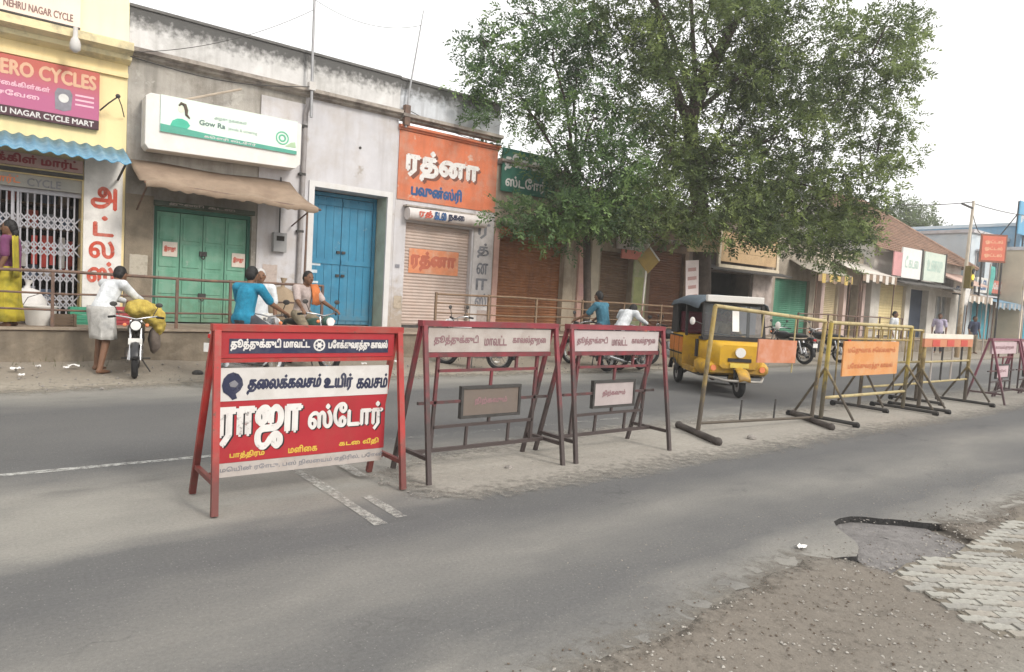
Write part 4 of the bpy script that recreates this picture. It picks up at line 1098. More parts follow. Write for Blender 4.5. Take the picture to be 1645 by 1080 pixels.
# ------------------------------------------------------------------ barricades on the median
def barricade(label, x0, x1, yf, yb, H, m, style, head, mid=None, lean=0.0, group=None, top=None):
    ym = (yf + yb) / 2
    t = thing('barricade', label, 'barricade', ((x0 + x1) / 2, ym, 0), group=group)
    h0 = .019
    tx = lambda x, z: x + lean * z                    # the frame leans a little sideways
    W = .042 if style == 'ad' else .036
    for x in (x0, x1):
        for yy, s in ((yf, -1), (yb, 1)):
            MB().bar((tx(x, H - .02), ym + s * .028, H - .02), (x, yy, h0 - .012), W, W * .85).build('leg', m, t)
        MB().bar((tx(x, .2), yf + (ym - yf) * .17 + .02, .205), (tx(x, .2), yb - (yb - ym) * .17 - .02, .205), .03).build('side_brace', m, t)
    MB().box(tx(x0, H) - .03, tx(x1, H) + .03, ym - .04, ym + .04, H - .025, H + .02).build('top_rail', m, t)
    xa, xb = x0 + .035, x1 - .035
    return t, ym, xa, xb


def lattice(t, m, xa, xb, ym, y_head, lean, plate_m, body, lm, dark):
    L = xb - xa
    X = lambda u, z: xa + u * L + lean * z
    def h(u0, u1, z, w=.024): MB().bar((X(u0, z), ym, z), (X(u1, z), ym, z), w).build('lattice_rail', m, t)
    def v(u, z0, z1, w=.022): MB().bar((X(u, z0), ym + .001, z0), (X(u, z1), ym + .001, z1), w).build('lattice_bar', m, t)
    h(-.02, 1.02, .205, .03)
    h(.10, .90, .395); h(-.02, .29, .60); h(.775, 1.02, .60); h(.10, .90, .86)
    v(.10, .22, y_head, .026); v(.90, .22, y_head, .026)
    v(.33, .872, y_head); v(.72, .872, y_head); v(.52, .72, .85); v(.53, .41, .45)
    v(.36, .22, .383); v(.70, .22, .383)
    p = MB().box(X(.31, .6), X(.755, .6), ym - .012, ym + .012, .475, .70).build('name_plate', plate_m, t)
    mb = MB(); a, b = X(.29, .6), X(.775, .6)
    mb.box(a, b, ym - .022, ym + .022, .70, .725); mb.box(a, b, ym - .022, ym + .022, .45, .475); mb.box(a, a + .024, ym - .021, ym + .021, .475, .70); mb.box(b - .024, b, ym - .021, ym + .021, .475, .70)
    mb.build('plate_frame', dark, p)
    letters('plate_letters', body, lm, p, X(.40, .6), X(.66, .6), .56, .625, ym - .0135, bold=.05)


# the red one with the shop advertisement
lean = .045
t, ym, xa, xb = barricade('red barricade with a large white lettered advertisement panel', 1.16, 2.50, 4.47, 5.05, 1.19, M_RED, 'ad', 1, lean=lean)
X = lambda x, z: x + lean * z
plate('header_panel', M_SIGNR, t, X(xa, 1), X(xb, 1), .985, 1.163, ym - .025, .05)
plate('header_band', M_NAVY, t, X(xa, 1) + .05, X(xb, 1) - .05, 1.015, 1.115, ym - .029, .003)
MB().box(X(xa, 1), X(xb, 1), ym - .034, ym + .034, .955, .982).build('rail', M_RED, t)
letters('header_letters', 'தூத்துக்குடி மாவட்ட', M_LWHITE, t, X(xa, 1) + .06, X(xa, 1) + .60, 1.035, 1.115, ym - .0305, bold=.035)
letters('header_letters', 'போக்குவரத்து காவல்', M_LWHITE, t, X(xa, 1) + .74, X(xb, 1) - .06, 1.03, 1.11, ym - .0305, bold=.035)
MB().torus((X(xa, 1) + .67, ym - .031, 1.072), (0, 1, 0), .038, .006, 20, 6, .3).build('emblem_ring', M_LWHITE, t)
MB().disc((X(xa, 1) + .67, ym - .031, 1.072), (0, 1, 0), .018, .003, 12).build('emblem_core', M_LWHITE, t)
for q_ in range(6):
    an = q_ * math.pi / 3
    MB().bar((X(xa, 1) + .67 + .018 * math.cos(an), ym - .032, 1.072 + .018 * math.sin(an)), (X(xa, 1) + .67 + .036 * math.cos(an), ym - .032, 1.072 + .036 * math.sin(an)), .005, .002, (0, 1, 0)).build('emblem_ray', M_LWHITE, t)
pz = [(.27, 'strip', .17), (.69, 'red', .272), (.915, 'white', .692)]
plate('white_panel', M_SIGNW, t, X(xa, .8), X(xb, .8) - .02, .692, .915, ym - .012, .024)
plate('red_panel', M_SIGNR, t, X(xa, .5), X(xb, .5) - .02, .272, .690, ym - .012, .024)
plate('bottom_strip', M_SIGNG, t, X(xa, .2), X(xb, .2) - .02, .175, .270, ym - .012, .024)
yl = ym - .0125
letters('panel_letters', 'தைலக்கவசம்', M_NAVY, t, 1.42, 1.93, .735, .86, yl, bold=.045, slant=.03)
letters('panel_letters', 'உயிர்', M_NAVY, t, 1.965, 2.18, .735, .86, yl, bold=.045, slant=.03)
letters('panel_letters', 'கவசம்', M_NAVY, t, 2.22, 2.47, .745, .85, yl, bold=.045, slant=.03)
hel = [(1.255, .80), (1.265, .845), (1.29, .875), (1.325, .888), (1.36, .875), (1.385, .84), (1.392, .80), (1.375, .765), (1.345, .74), (1.355, .71), (1.325, .700), (1.30, .73), (1.265, .755)]
MB().prism(hel, lambda a, b, d: (a, d, b), yl - .003, yl).build('helmet_print', M_NAVY, t)
MB().prism([(1.30, .815), (1.335, .835), (1.36, .81), (1.345, .785), (1.31, .79)], lambda a, b, d: (a, d, b), yl - .005, yl - .0035).build('visor_print', M_LGREY, t)
for nm, m_, d_ in (('letter_shadow', M_BLACK, (.012, -.008, .0)), ('panel_letters', M_LWHITE, (0, 0, .0025))):
    letters(nm, 'ராஜா', m_, t, 1.245, 1.80, .355, .645, yl - d_[2], bold=.045, dx=d_[0], dz=d_[1])
    letters(nm, 'ஸ்ேடார்', m_, t, 1.86, 2.44, .425, .640, yl - d_[2], bold=.035, dx=d_[0], dz=d_[1])
letters('panel_letters', 'பாத்திரம்', M_LYEL, t, 1.32, 1.55, .292, .345, yl, bold=.04)
letters('panel_letters', 'மளிைக', M_LYEL, t, 1.72, 1.93, .30, .35, yl, bold=.04)
letters('panel_letters', 'கடை வீதி', M_LYEL, t, 2.10, 2.42, .305, .355, yl, bold=.04)
letters('panel_letters', 'மெயின் ரோடு, பஸ் நிலையம் எதிரில், போன்', M_LGREY, t, 1.26, 2.46, .20, .245, yl, bold=.02)
MB().bar((xa, ym, .205), (xb, ym, .205), .02).build('panel_support', M_RED, t)

GB = 'police barricades along the median'
for lab, x0, x1, hm, pm_, lean in (('maroon barricade with grimy middle plate next to the red advertisement barricade', 2.72, 4.10, M_SIGNG, mat('plate_dirty', (.155, .125, .105), .7, .15, 5, stain=((.12, .1, .09), .6, 5)), .045),
                                   ('maroon barricade with pale middle plate between the grimy plate one and the yellow barrier', 4.26, 5.56, mat('sign_pale_grimy', (.44, .39, .385), .7, .08, 5), mat('plate_pale', (.36, .31, .305), .7, .1, 5), .075)):
    t, ym, xa, xb = barricade(lab, x0, x1, 4.46, 5.05, 1.25, M_MAROON, 'police', 1, lean=lean)
    X = lambda x, z: x + lean * z
    plate('header_panel', hm, t, X(xa, 1.1) + .01, X(xb, 1.1) - .01, 1.015, 1.215, ym - .02, .04)
    MB().box(X(xa, 1), X(xb, 1), ym - .03, ym + .03, .975, 1.012).build('header_rail', M_MAROON, t)
    w = X(xb, 1.1) - X(xa, 1.1)
    for a_, b_, s_ in ((.05, .38, 'தூத்துக்குடி'), (.43, .61, 'மாவட்ட'), (.66, .95, 'காவல்துறை')):
        letters('header_letters', s_, mat('letter_faded_maroon', (.24, .14, .15), .7, .1, 6), t, X(xa, 1.1) + a_ * w, X(xa, 1.1) + b_ * w, 1.07, 1.155, ym - .0215, bold=.03)
    lattice(t, M_MAROON, xa, xb, ym, .975, lean, pm_, 'நிற்கவும்', mat('letter_faded_maroon', (.24, .14, .15)), M_DARK)
# more of the same, further along
for k, x0 in enumerate((14.75, 16.3, 17.9)):
    t, ym, xa, xb = barricade(['purple maroon barricade just past the orange topped barrier', 'purple maroon barricade second past the orange topped barrier', 'purple maroon barricade third past the orange topped barrier'][k], x0, x0 + 1.42, 4.3, 4.95, 1.2, mat('barricade_purple_paint', (.20, .07, .095), .55, .15, 6, .05, rust=((.09, .065, .065), .9, .7)), 'police', 1, lean=.03)
    plate('header_panel', mat('header_lilac', (.47, .36, .38), .7, .1, 4), t, xa + .05, xb, .93, 1.16, ym - .02, .04)
    letters('header_letters', 'காவல்துறை', mat('letter_faded_maroon', (.24, .14, .15)), t, xa + .2, xb - .15, 1.0, 1.09, ym - .0215, bold=.03)
    lattice(t, M_MAROON, xa, xb, ym, .93, .03, mat('header_lilac', (.47, .36, .38)), 'நில்', mat('letter_faded_maroon', (.24, .14, .15)), M_DARK)

# yellow T-foot barrier
t = thing('barrier', 'open yellow pipe barrier on T shaped feet with a small orange plate', 'barrier', (7.7, 4.8, 0))
PA, PB = Vector((6.50, 4.83, 0)), Vector((8.93, 4.80, 0))
TA, TB = Vector((6.62, 4.80, 1.52)), Vector((9.06, 4.78, 1.40))
for p_, tp, f0, f1 in ((PA, TA, (6.69, 5.25), (6.30, 4.41)), (PB, TB, (9.20, 5.22), (8.62, 4.36))):
    ft = MB().path([(f0[0], f0[1], .055), (f1[0], f1[1], .055)], .038, 10).build('foot', mat('foot_iron', (.06, .05, .045), .7, .25, 8, .1), t, smooth=True)
    for f in (f0, f1): MB().ell((f[0], f[1], .055), .05, 10, 6).build('foot_cap', mat('foot_iron', (.06, .05, .045)), ft, smooth=True)
    MB().tube(p_ + Vector((0, 0, .05)), tp, .026, n=10).build('post', M_BYEL, t, smooth=True)
M_BYT = mat('barrier_pale_yellow', (.40, .33, .17), .65, .15, 6, .08, stain=((.26, .19, .09), .7, 5), peel=((.14, .09, .055), .85, 12, .59))
MB().tube(TA, TB, .024, n=10).build('top_rail', M_BYT, t, smooth=True)
lr0, lr1 = PA.lerp(TA, .11), PB.lerp(TB, .06)
MB().tube(lr0, lr1, .018).build('lower_rail', M_BYEL, t, smooth=True)
for u in (.32, .62):
    p_ = lr0.lerp(lr1, u); MB().tube(p_, p_ + Vector((.02, 0, .26)), .012).build('stub', M_DARK, t)
for u in (.40, .70):
    p_ = TA.lerp(TB, u); MB().tube(p_, p_ + Vector((-.02, 0, -.72 if u > .5 else -.3)), .010).build('hanger', M_BYT, t)
a_ = TA.lerp(TB, .36)
MB().prism([(7.47, .86), (8.33, .84), (8.34, 1.13), (7.48, 1.15)], lambda a, b, d: (a, d, b), 4.755, 4.775).build('plate', mat('plate_coral', (.48, .185, .095), .6, .12, 4, stain=((.5, .3, .24), .6, 4)), t)

# yellow barrier with the orange board
def splay_foot(t, x, y, H, m, spread=.42):
    for s in (-1, 1):
        MB().tube((x, y, H * .55), (x + .04, y + s * spread, .09), .018).build('stay', m, t)
    MB().path([(x - .02, y - spread - .1, .06), (x + .02, y + spread + .1, .06)], .026, 8).build('foot', M_DARK, t)
    for s in (-1, 1):
        MB().disc((x, y + s * (spread + .06), .042), (1, 0, 0), .045, .035, 14).build('caster', M_TYRE, t)
t = thing('barrier', 'yellow pipe barrier carrying a large orange lettered board', 'barrier', (10.4, 4.8, 0))
x0, x1 = 9.20, 11.75
for x in (x0, x1):
    MB().tube((x - .02, 4.8, .06), (x + .06, 4.8, 1.38), .029, n=10).build('post', mat('barrier_post_yellow', (.40, .30, .07), .6, .15, 5, .05, rust=((.10, .085, .06), 1.0, 1.1)), t, smooth=True)
    splay_foot(t, x, 4.8, 1.38, M_BYEL)
MB().tube((x0 + .05, 4.8, 1.385), (x1 + .05, 4.8, 1.365), .026, n=10).build('top_rail', M_BYT, t, smooth=True)
MB().tube((x0, 4.8, .34), (x1, 4.8, .33), .022, n=10).build('lower_rail', M_BYT, t, smooth=True)
MB().tube((x0 + .03, 4.8, 1.17), (x1 + .03, 4.8, 1.15), .014).build('mid_rail', M_BYEL, t)
for k in range(9):
    x = x0 + .3 + k * .25
    MB().tube((x, 4.8, 1.155), (x + .01, 4.8, 1.37), .012).build('bar', M_BYEL, t)
for x in (9.52, 11.36): MB().tube((x, 4.815, .34), (x, 4.815, 1.16), .012).build('bar', M_BYEL, t)
plate('board', mat('board_orange', (.58, .26, .095), .7, .12, 3, stain=((.52, .32, .17), .7, 3)), t, 9.60, 11.32, .63, 1.13, 4.765, .02)
letters('board_letters', 'மெதுவாக செல்லவும்', mat('letter_burnt_orange', (.48, .15, .06), .7, .1, 6), t, 9.72, 11.2, .94, 1.05, 4.763, bold=.03)
letters('board_letters', 'போக்குவரத்து காவல்', mat('letter_burnt_orange', (.48, .15, .06)), t, 9.75, 11.15, .71, .82, 4.763, bold=.03)

t = thing('barrier', 'open rusty yellow pipe barrier overlapping behind the orange lettered board', 'barrier', (12.2, 5.2, 0))
x0, x1 = 11.1, 13.2
for x in (x0, x1):
    MB().tube((x, 5.2, .06), (x + .05, 5.2, 1.32), .027, n=10).build('post', M_BYEL, t, smooth=True)
    splay_foot(t, x, 5.2, 1.32, M_BYEL, .36)
for z in (1.31, .75, .36): MB().tube((x0 + .04 * z, 5.2, z), (x1 + .04 * z, 5.2, z - .01), .02).build('rail', M_BYT, t, smooth=True)
for k in range(6): MB().tube((x0 + .3 + k * .3, 5.2, .76), (x0 + .32 + k * .3, 5.2, 1.30), .012).build('bar', M_BYEL, t)

# barrier with the orange top
t = thing('barrier', 'pale yellow pipe barrier with an orange and white top plank', 'barrier', (13.2, 4.75, 0))
x0, x1 = 12.2, 14.15
for x in (x0, x1):
    MB().tube((x, 4.75, .06), (x + .04, 4.75, 1.26), .03, n=10).build('post', M_BYEL, t, smooth=True)
    splay_foot(t, x, 4.75, 1.26, M_BYEL, .38)
plate('top_plank', mat('plank_white', (.66, .60, .52), .6, .08, 3), t, x0 - .05, x1 + .05, 1.19, 1.27, 4.72, .04)
plate('orange_plank', mat('plank_orange', (.48, .20, .11), .6, .12, 3), t, x0 - .05, x1 + .05, 1.05, 1.187, 4.72, .04)
for k in range(3): plate('red_patch', mat('patch_red', (.48, .08, .06), .6, .12, 3), t, x0 + .25 + k * .6, x0 + .55 + k * .6, 1.06, 1.17, 4.715, .004)
for z in (.80, .46): MB().tube((x0, 4.75, z), (x1 + .02, 4.75, z), .018).build('rail', M_BYT, t, smooth=True)
for k in range(4): MB().tube((x0 + .35 + k * .42, 4.75, .47), (x0 + .36 + k * .42, 4.75, 1.05), .016).build('bar', M_DARK if k % 2 else M_SIGNG, t)

# ------------------------------------------------------------------ posts and signs in the street
t = thing('diamond_sign', 'yellow diamond warning sign on a white pole beside the brown shutter', 'road sign', (14.62, 13.0, FZ))
MB().path([(14.55, 13.0, FZ), (14.62, 13.0, 2.0), (14.70, 13.0, 3.2)], .03, 8).build('pole', mat('pole_white', (.58, .55, .50), .6, .12, 4, rust=((.3, .12, .08), .9, 1.4)), t, smooth=True)
q = lambda a, b, d: (14.68 + .62 * a, 12.95 + d - .30 * a, 2.72 + .78 * b)
MB().prism([(0, -.48), (.48, 0), (0, .48), (-.48, 0)], q, 0, .02).build('face', mat('sign_mustard', (.30, .20, .05), .6, .15, 4, stain=((.2, .14, .06), .6, 5)), t)
MB().prism([(-.02, .44), (.44, -.02), (.48, .02), (.02, .48)], q, -.008, -.001).build('worn_edge', M_SIGNW, t)

t = thing('signal_pole', 'thin street pole with a yellow signal head in front of the blue building', 'pole', (31.5, 11, 0))
MB().path([(31.5, 11, 0), (31.55, 11, 3.0), (31.75, 11, 6.4)], [.09, .075, .05], 10).build('pole', mat('pole_pale', (.50, .44, .36), .6, .15, 4, rust=((.24, .16, .08), .9, 3.2)), t, smooth=True)
MB().box(31.35, 31.75, 10.72, 10.95, 2.85, 3.75).build('signal_head', mat('signal_box', (.16, .12, .03), .6, .2, 4), t, bevel=.02)
for z, m_ in ((3.55, M_NEARBLACK), (3.30, mat('signal_amber', (.85, .62, .04), .4, .05, 4, emit=.6)), (3.03, M_NEARBLACK)):
    MB().disc((31.55, 10.705, z), (0, 1, 0), .105, .03, 18).build('lens', m_, t)
MB().bar((31.7, 11, 6.1), (30.6, 11, 6.15), .06).build('arm', M_DARK, t)
t = thing('power_pole', 'grey concrete power pole with cross arms in front of the bright blue building', 'pole', (51.0, 11.2, 0))
MB().path([(51.0, 11.2, 0), (51.0, 11.2, 8.6)], [.16, .10], 8).build('pole', mat('pole_concrete', (.36, .36, .37), .8, .15, 3), t, smooth=True)
for z in (8.2, 7.5):
    MB().bar((50.1, 11.0, z), (51.9, 11.4, z), .09).build('cross_arm', M_DARK, t)
    for u in (0, .5, 1): MB().ell((50.15 + 1.7 * u, 11.01 + .38 * u, z + .12), (.05, .05, .09), 8, 6).build('insulator', M_SIGNW, t)
for k, (a_, b_, sag, lab) in enumerate((((50.2, 11.0, 8.3), (90, 11.2, 9.0), .5, 'overhead wire from the outer insulator of the power pole'), ((51.8, 11.4, 8.3), (90, 12.4, 9.0), .6, 'overhead wire from the inner insulator of the power pole'),
                                        ((50.2, 11.0, 7.6), (60, 13.4, 6.6), .4, 'lower overhead wire from the power pole to the cream building'))):
    a_, b_ = Vector(a_), Vector(b_)
    pts = [a_.lerp(b_, i / 14) - Vector((0, 0, sag * 4 * (i / 14) * (1 - i / 14))) for i in range(15)]
    tag(MB().path(pts, .02, 5).build('overhead_wire', M_DARK), lab, 'wire')
pts = [Vector((2.0, 14.05, 5.35)).lerp(Vector((5.30, 14.2, 5.6)), i / 12) - Vector((0, 0, .16 * math.sin(math.pi * i / 12))) for i in range(13)]
tag(MB().path(pts, .010, 5).build('cable', M_DARK), 'thin slack cable along the ledge of the grey shop', 'cable')
pts = [Vector((2.75, 14.2, 4.75)).lerp(Vector((3.95, 14.2, 5.25)), i / 6) for i in range(7)]
tag(MB().path(pts, .022, 6).build('bamboo_stick', mat('stick_pale', (.42, .35, .28), .8, .15, 5)), 'pale slanting stick above the green banner', 'stick')
pts = [Vector((7.75, 14.3, 5.62)).lerp(Vector((10.4, 14.3, 5.3)), i / 12) - Vector((0, 0, .12 * math.sin(math.pi * i / 12))) for i in range(13)]
tag(MB().path(pts, .009, 5).build('cable', M_DARK), 'thin slack cable above the orange wall', 'cable')

# ------------------------------------------------------------------ motorcycles
def motorcycle(label, loc, rz, paint, lean=.0, group=None, plate_txt=None):
    t = thing('motorcycle', label, 'motorcycle', (loc[0], loc[1], loc[2] if len(loc) > 2 else .03), rz, group, local=True)
    t.rotation_euler = (lean, 0, rz)
    pm = mat('bike_paint_%s' % paint[0], paint[1], .3, .08, 4, spec=.5)
    for x in (-.62, .62):
        w = MB().torus((x, 0, .295), (0, 1, 0), .25, .048, 32, 8).build('wheel', M_TYRE, t, smooth=True)
        MB().disc((x, 0, .295), (0, 1, 0), .212, .05, 28, .19).build('rim', M_CHROME, w)
        MB().disc((x, 0, .295), (0, 1, 0), .055, .10, 14).build('hub', M_ENG, w)
        mb = MB()
        for k in range(12):
            a = k * math.pi / 6
            mb.tube((x + .05 * math.cos(a), .02 * (-1) ** k, .295 + .05 * math.sin(a)), (x + .2 * math.cos(a + .3), 0, .295 + .2 * math.sin(a + .3)), .004, n=4)
        mb.build('spokes', M_CHROME, w)
    for x, a0, a1, nm in ((-.62, 40, 190, 'rear_mudguard'), (.62, 10, 150, 'front_mudguard')):
        rows = []
        for i in range(13):
            a = R(a0 + (a1 - a0) * i / 12)
            rows.append([(x + .325 * math.cos(a), y, .295 + .325 * math.sin(a) - abs(y) * .25) for y in (-.06, -.03, 0, .03, .06)])
        o = MB().grid(rows).build(nm, pm if nm[0] == 'f' else M_TYRE, t, smooth=True)
        o.modifiers.new('solid', 'SOLIDIFY').thickness = .006
    mb = MB()
    for pts, r in (([(.46, 0, .86), (.36, 0, .62), (.18, 0, .36), (-.22, 0, .34)], .022), ([(.44, 0, .80), (.0, 0, .70), (-.40, 0, .68), (-.78, 0, .72)], .02), ([(-.22, 0, .34), (-.30, 0, .68)], .018)):
        mb.path(pts, r, 7)
    for s in (-1, 1): mb.path([(-.22, .06 * s, .34), (-.62, .07 * s, .295)], .018, 6)
    mb.build('frame', M_DARK, t, smooth=True)
    for s in (-1, 1):
        MB().path([(-.60, .09 * s, .30), (-.46, .09 * s, .66)], .024, 8).build('shock_absorber', M_CHROME, t)
        MB().path([(.62, .075 * s, .295), (.47, .075 * s, .82), (.43, .075 * s, .93)], .02, 8).build('fork_leg', M_CHROME, t, smooth=True)
    MB().box(-.06, .20, -.10, .10, .25, .42).build('engine', M_ENG, t, bevel=.03)
    MB().path([(.10, 0, .40), (.16, 0, .60)], [.085, .075], 10).build('cylinder_head', M_ENG, t)
    MB().path([(.20, -.09, .42), (.26, -.11, .28), (.0, -.13, .20), (-.30, -.14, .24), (-.80, -.15, .34)], [.02, .02, .022, .04, .045], 10).build('exhaust', M_CHROME, t, smooth=True)
    MB().ell((.20, 0, .78), (.27, .135, .125), 18, 10).build('tank', pm, t, smooth=True)
    MB().ell((-.30, 0, .80), (.40, .125, .065), 18, 8).build('seat', mat('seat_vinyl', (.03, .03, .03), .5, .2, 6), t, smooth=True)
    for s in (-1, 1): MB().ell((-.25, .09 * s, .60), (.18, .035, .11), 12, 8).build('side_panel', pm, t, smooth=True)
    MB().ell((-.80, 0, .74), (.13, .09, .06), 12, 8).build('tail_cowl', pm, t, smooth=True)
    MB().box(-.94, -.90, -.05, .05, .68, .74).build('tail_light', mat('tail_red', (.45, .02, .02), .3), t, bevel=.01)
    MB().box(-.955, -.945, -.09, .09, .50, .62).build('number_plate', mat('plate_white', (.68, .67, .64), .6), t)
    MB().path([(.30, .36, .98), (.36, .30, 1.0), (.43, .14, .98), (.44, 0, .95), (.43, -.14, .98), (.36, -.30, 1.0), (.30, -.36, .98)], .014, 8).build('handlebar', M_CHROME, t, smooth=True)
    for s in (-1, 1):
        MB().path([(.37, .30 * s, .99), (.25, .40 * s, .97)], .02, 8).build('grip', M_TYRE, t)
        mr = MB().path([(.38, .24 * s, 1.0), (.36, .32 * s, 1.17)], .007, 5).build('mirror', M_DARK, t)
        MB().ell((.36, .33 * s, 1.19), (.015, .06, .04), 10, 6).build('mirror_glass', M_DARK, mr, smooth=True)
    MB().ell((.54, 0, .86), (.10, .10, .10), 14, 8).build('headlight_shell', pm, t, smooth=True)
    MB().disc((.625, 0, .86), (1, 0, 0), .075, .03, 16).build('headlight', mat('lamp_glass', (.72, .72, .70), .15, .03, 4, spec=.6), t)
    for s in (-1, 1):
        MB().ell((.50, .16 * s, .86), .03, 8, 6).build('indicator', M_LORA, t)
        MB().tube((-.05, .05 * s, .26), (-.05, .22 * s, .26), .014).build('footrest', M_DARK, t)
    MB().path([(-.05, .08, .26), (-.12, .22, .02)], .012, 6).build('side_stand', M_DARK, t)
    return t


# ------------------------------------------------------------------ people
def person(label, loc, rz, J, shirt, lower, sleeves='short', hair=M_HAIR, hair_long=False, lower_kind='trousers', skirt=None, drape=None, face=0.0, name='person'):
    t = thing(name, label, 'person', loc, rz, local=True)
    J = {k: Vector(v) for k, v in J.items()}
    H, C_, N_, D = J['hip'], J['chest'], J['neck'], J['head']

    def finish(mb, nm, m, vox, sm):
        o = mb.build(nm, m, t)
        r = o.modifiers.new('remesh', 'REMESH'); r.mode = 'VOXEL'; r.voxel_size = vox; r.use_smooth_shade = True
        if sm:
            k = o.modifiers.new('smooth', 'SMOOTH'); k.iterations = sm; k.factor = .5
        return o
    b = MB()
    sp = (C_ - H).normalized()
    b.limb([H, H.lerp(C_, .5), C_, N_], [.125, .115, .125, .055])
    b.limb([J['hl'], J['hr']], [.095, .095]); b.limb([J['sl'], J['sr']], [.06, .06])
    b.limb([N_, D], [.05, .05])
    for s in 'lr':
        b.limb([J['s' + s], J['e' + s], J['w' + s]], [.052, .041, .029])
        b.limb([J['h' + s], J['k' + s], J['a' + s]], [.085, .058, .038])
        fd = J.get('f' + s, Vector((1, 0, 0))).normalized()
        a = J['a' + s]
        b.limb([a + Vector((0, 0, -.035)) - fd * .03, a + Vector((0, 0, -.05)) + fd * .08, a + Vector((0, 0, -.058)) + fd * .16], [.036, .034, .022])
        w = J['w' + s]; hd = (w - J['e' + s]).normalized()
        side = hd.cross(Vector((0, 0, 1)))
        side = (side if side.length > .1 else Vector((0, 1, 0))).normalized()
        dn = hd.cross(side).normalized()
        dn = dn if dn.z < 0 else -dn
        b.limb([w, w + hd * .085], [.026, .030])
        for q, ln in zip((-.026, -.009, .009, .026), (.060, .075, .070, .052)):
            p0 = w + hd * .095 + side * q
            b.limb([p0, p0 + hd * ln * .55, p0 + hd * ln * .85 + dn * ln * .45], [.009, .0085, .0075], 6)
        p0 = w + hd * .045 + side * .026
        b.limb([p0, p0 + side * .03 + hd * .025, p0 + side * .035 + hd * .055], [.011, .010, .0085], 6)
    fx = Vector((math.cos(face), math.sin(face), 0)); fy = Vector((-math.sin(face), math.cos(face), 0))
    b.ell(D, (.092, .080, .118), 14, 10); b.ell(D - Vector((0, 0, .055)) + fx * .03, (.06, .055, .06), 10, 8)
    b.limb([D + fx * .088 + Vector((0, 0, .01)), D + fx * .105 - Vector((0, 0, .022))], [.010, .016], 6)
    for s in (-1, 1): b.ell(D + fy * .08 * s - Vector((0, 0, .005)), (.018, .012, .03), 8, 6)
    body = finish(b, 'body', M_SKIN, .0115, 1)
    for s in (-1, 1): MB().ell(D + fx * .082 + fy * .032 * s + Vector((0, 0, .018)), (.010, .014, .008), 8, 6).build('eye', M_BLACK, t)
    MB().ell(D + fx * .084 - Vector((0, 0, .055)), (.008, .024, .006), 8, 6).build('mouth', mat('lips', (.14, .05, .045), .6), t)
    h = MB().ell(D + Vector((0, 0, .03)) - fx * .018, (.094, .087, .103), 14, 10)
    if hair_long: h.ell(D - fx * .085 - Vector((0, 0, .07)), (.05, .06, .07), 10, 8)
    h.ell(D - fx * .05, (.07, .08, .09), 12, 8)
    h.build('hair', hair, t, smooth=True)
    g = MB()
    g.limb([H.lerp(C_, .05), H.lerp(C_, .5), C_, C_.lerp(N_, .6)], [.148, .14, .15, .085])
    g.limb([J['sl'], J['sr']], [.075, .075]); g.limb([J['hl'] * .8 + H * .2, J['hr'] * .8 + H * .2], [.118, .118])
    for s in 'lr':
        e = J['s' + s].lerp(J['e' + s], .8 if sleeves == 'short' else 1.0)
        if sleeves == 'short': g.limb([J['s' + s], e], [.072, .066])
        else: g.limb([J['s' + s], e, J['e' + s].lerp(J['w' + s], .92)], [.07, .056, .043])
    finish(g, 'shirt', shirt, .014, 2)
    if lower_kind == 'trousers':
        g = MB(); g.limb([J['hl'], J['hr']], [.108, .108]); g.limb([H, H.lerp(C_, .15)], [.14, .135])
        for s in 'lr': g.limb([J['h' + s], J['k' + s], J['k' + s].lerp(J['a' + s], .93)], [.104, .078, .058])
        finish(g, 'trousers', lower, .014, 2)
    else:                                            # wrapped cloth: a lofted skirt round both legs
        rows = []
        zs = skirt
        for i, f in enumerate(np.linspace(0, 1, 9)):
            z = H.z + .06 + (zs - H.z - .06) * f
            def at(s):
                hp, kn, an = J['h' + s], J['k' + s], J['a' + s]
                p, q_ = (hp, kn) if z > kn.z else (kn, an)
                u = min(1, max(0, (p.z - z) / max(.01, p.z - q_.z)))
                return p.lerp(q_, u)
            L_, R_ = at('l'), at('r')
            c = (L_ + R_) / 2; dv = (L_ - R_) / 2
            row = []
            for k in range(29):
                a = 2 * math.pi * k / 28
                fold = 1 + (.07 * math.sin(a * 7 + f * 2) + .04 * math.sin(a * 11)) * (.3 + f)
                rad = .135 + .02 * f
                dirv = Vector((math.cos(a), math.sin(a), 0))
                off = dv * (dirv.dot(dv.normalized()) if dv.length > .001 else 0)
                row.append(Vector((c.x, c.y, z)) + dirv * rad * fold + Vector((off.x, off.y, 0)))
            rows.append(row)
        o = MB().grid(rows).build('wrap_cloth', lower, t, smooth=True)
        o.modifiers.new('solid', 'SOLIDIFY').thickness = .008
    if drape:                                        # sari end over the shoulder
        rows = []
        for i in range(9):
            f = i / 8
            p = J['sl'].lerp(H + Vector((.10, -.16, -.12)), f) if f < 2 else 0
            fr = Vector((.155 - .02 * f, 0, 0)) if drape == 'front' else Vector((-.155, 0, 0))
            rows.append([p + fr + Vector((.02 * math.sin(k * 2.2 + f * 5), (k - 3) * .045, .02 - .01 * abs(k - 3))) for k in range(7)])
        o = MB().grid(rows).build('drape', lower, t, smooth=True); o.modifiers.new('solid', 'SOLIDIFY').thickness = .008
        rows = [[J['sl'] + Vector((-.13 - .02 * f, (k - 3) * .04, .06 - .62 * f + .01 * math.sin(k * 2))) for k in range(7)] for f in np.linspace(0, 1, 7)]
        o = MB().grid(rows).build('drape', lower, t, smooth=True); o.modifiers.new('solid', 'SOLIDIFY').thickness = .008
    return t


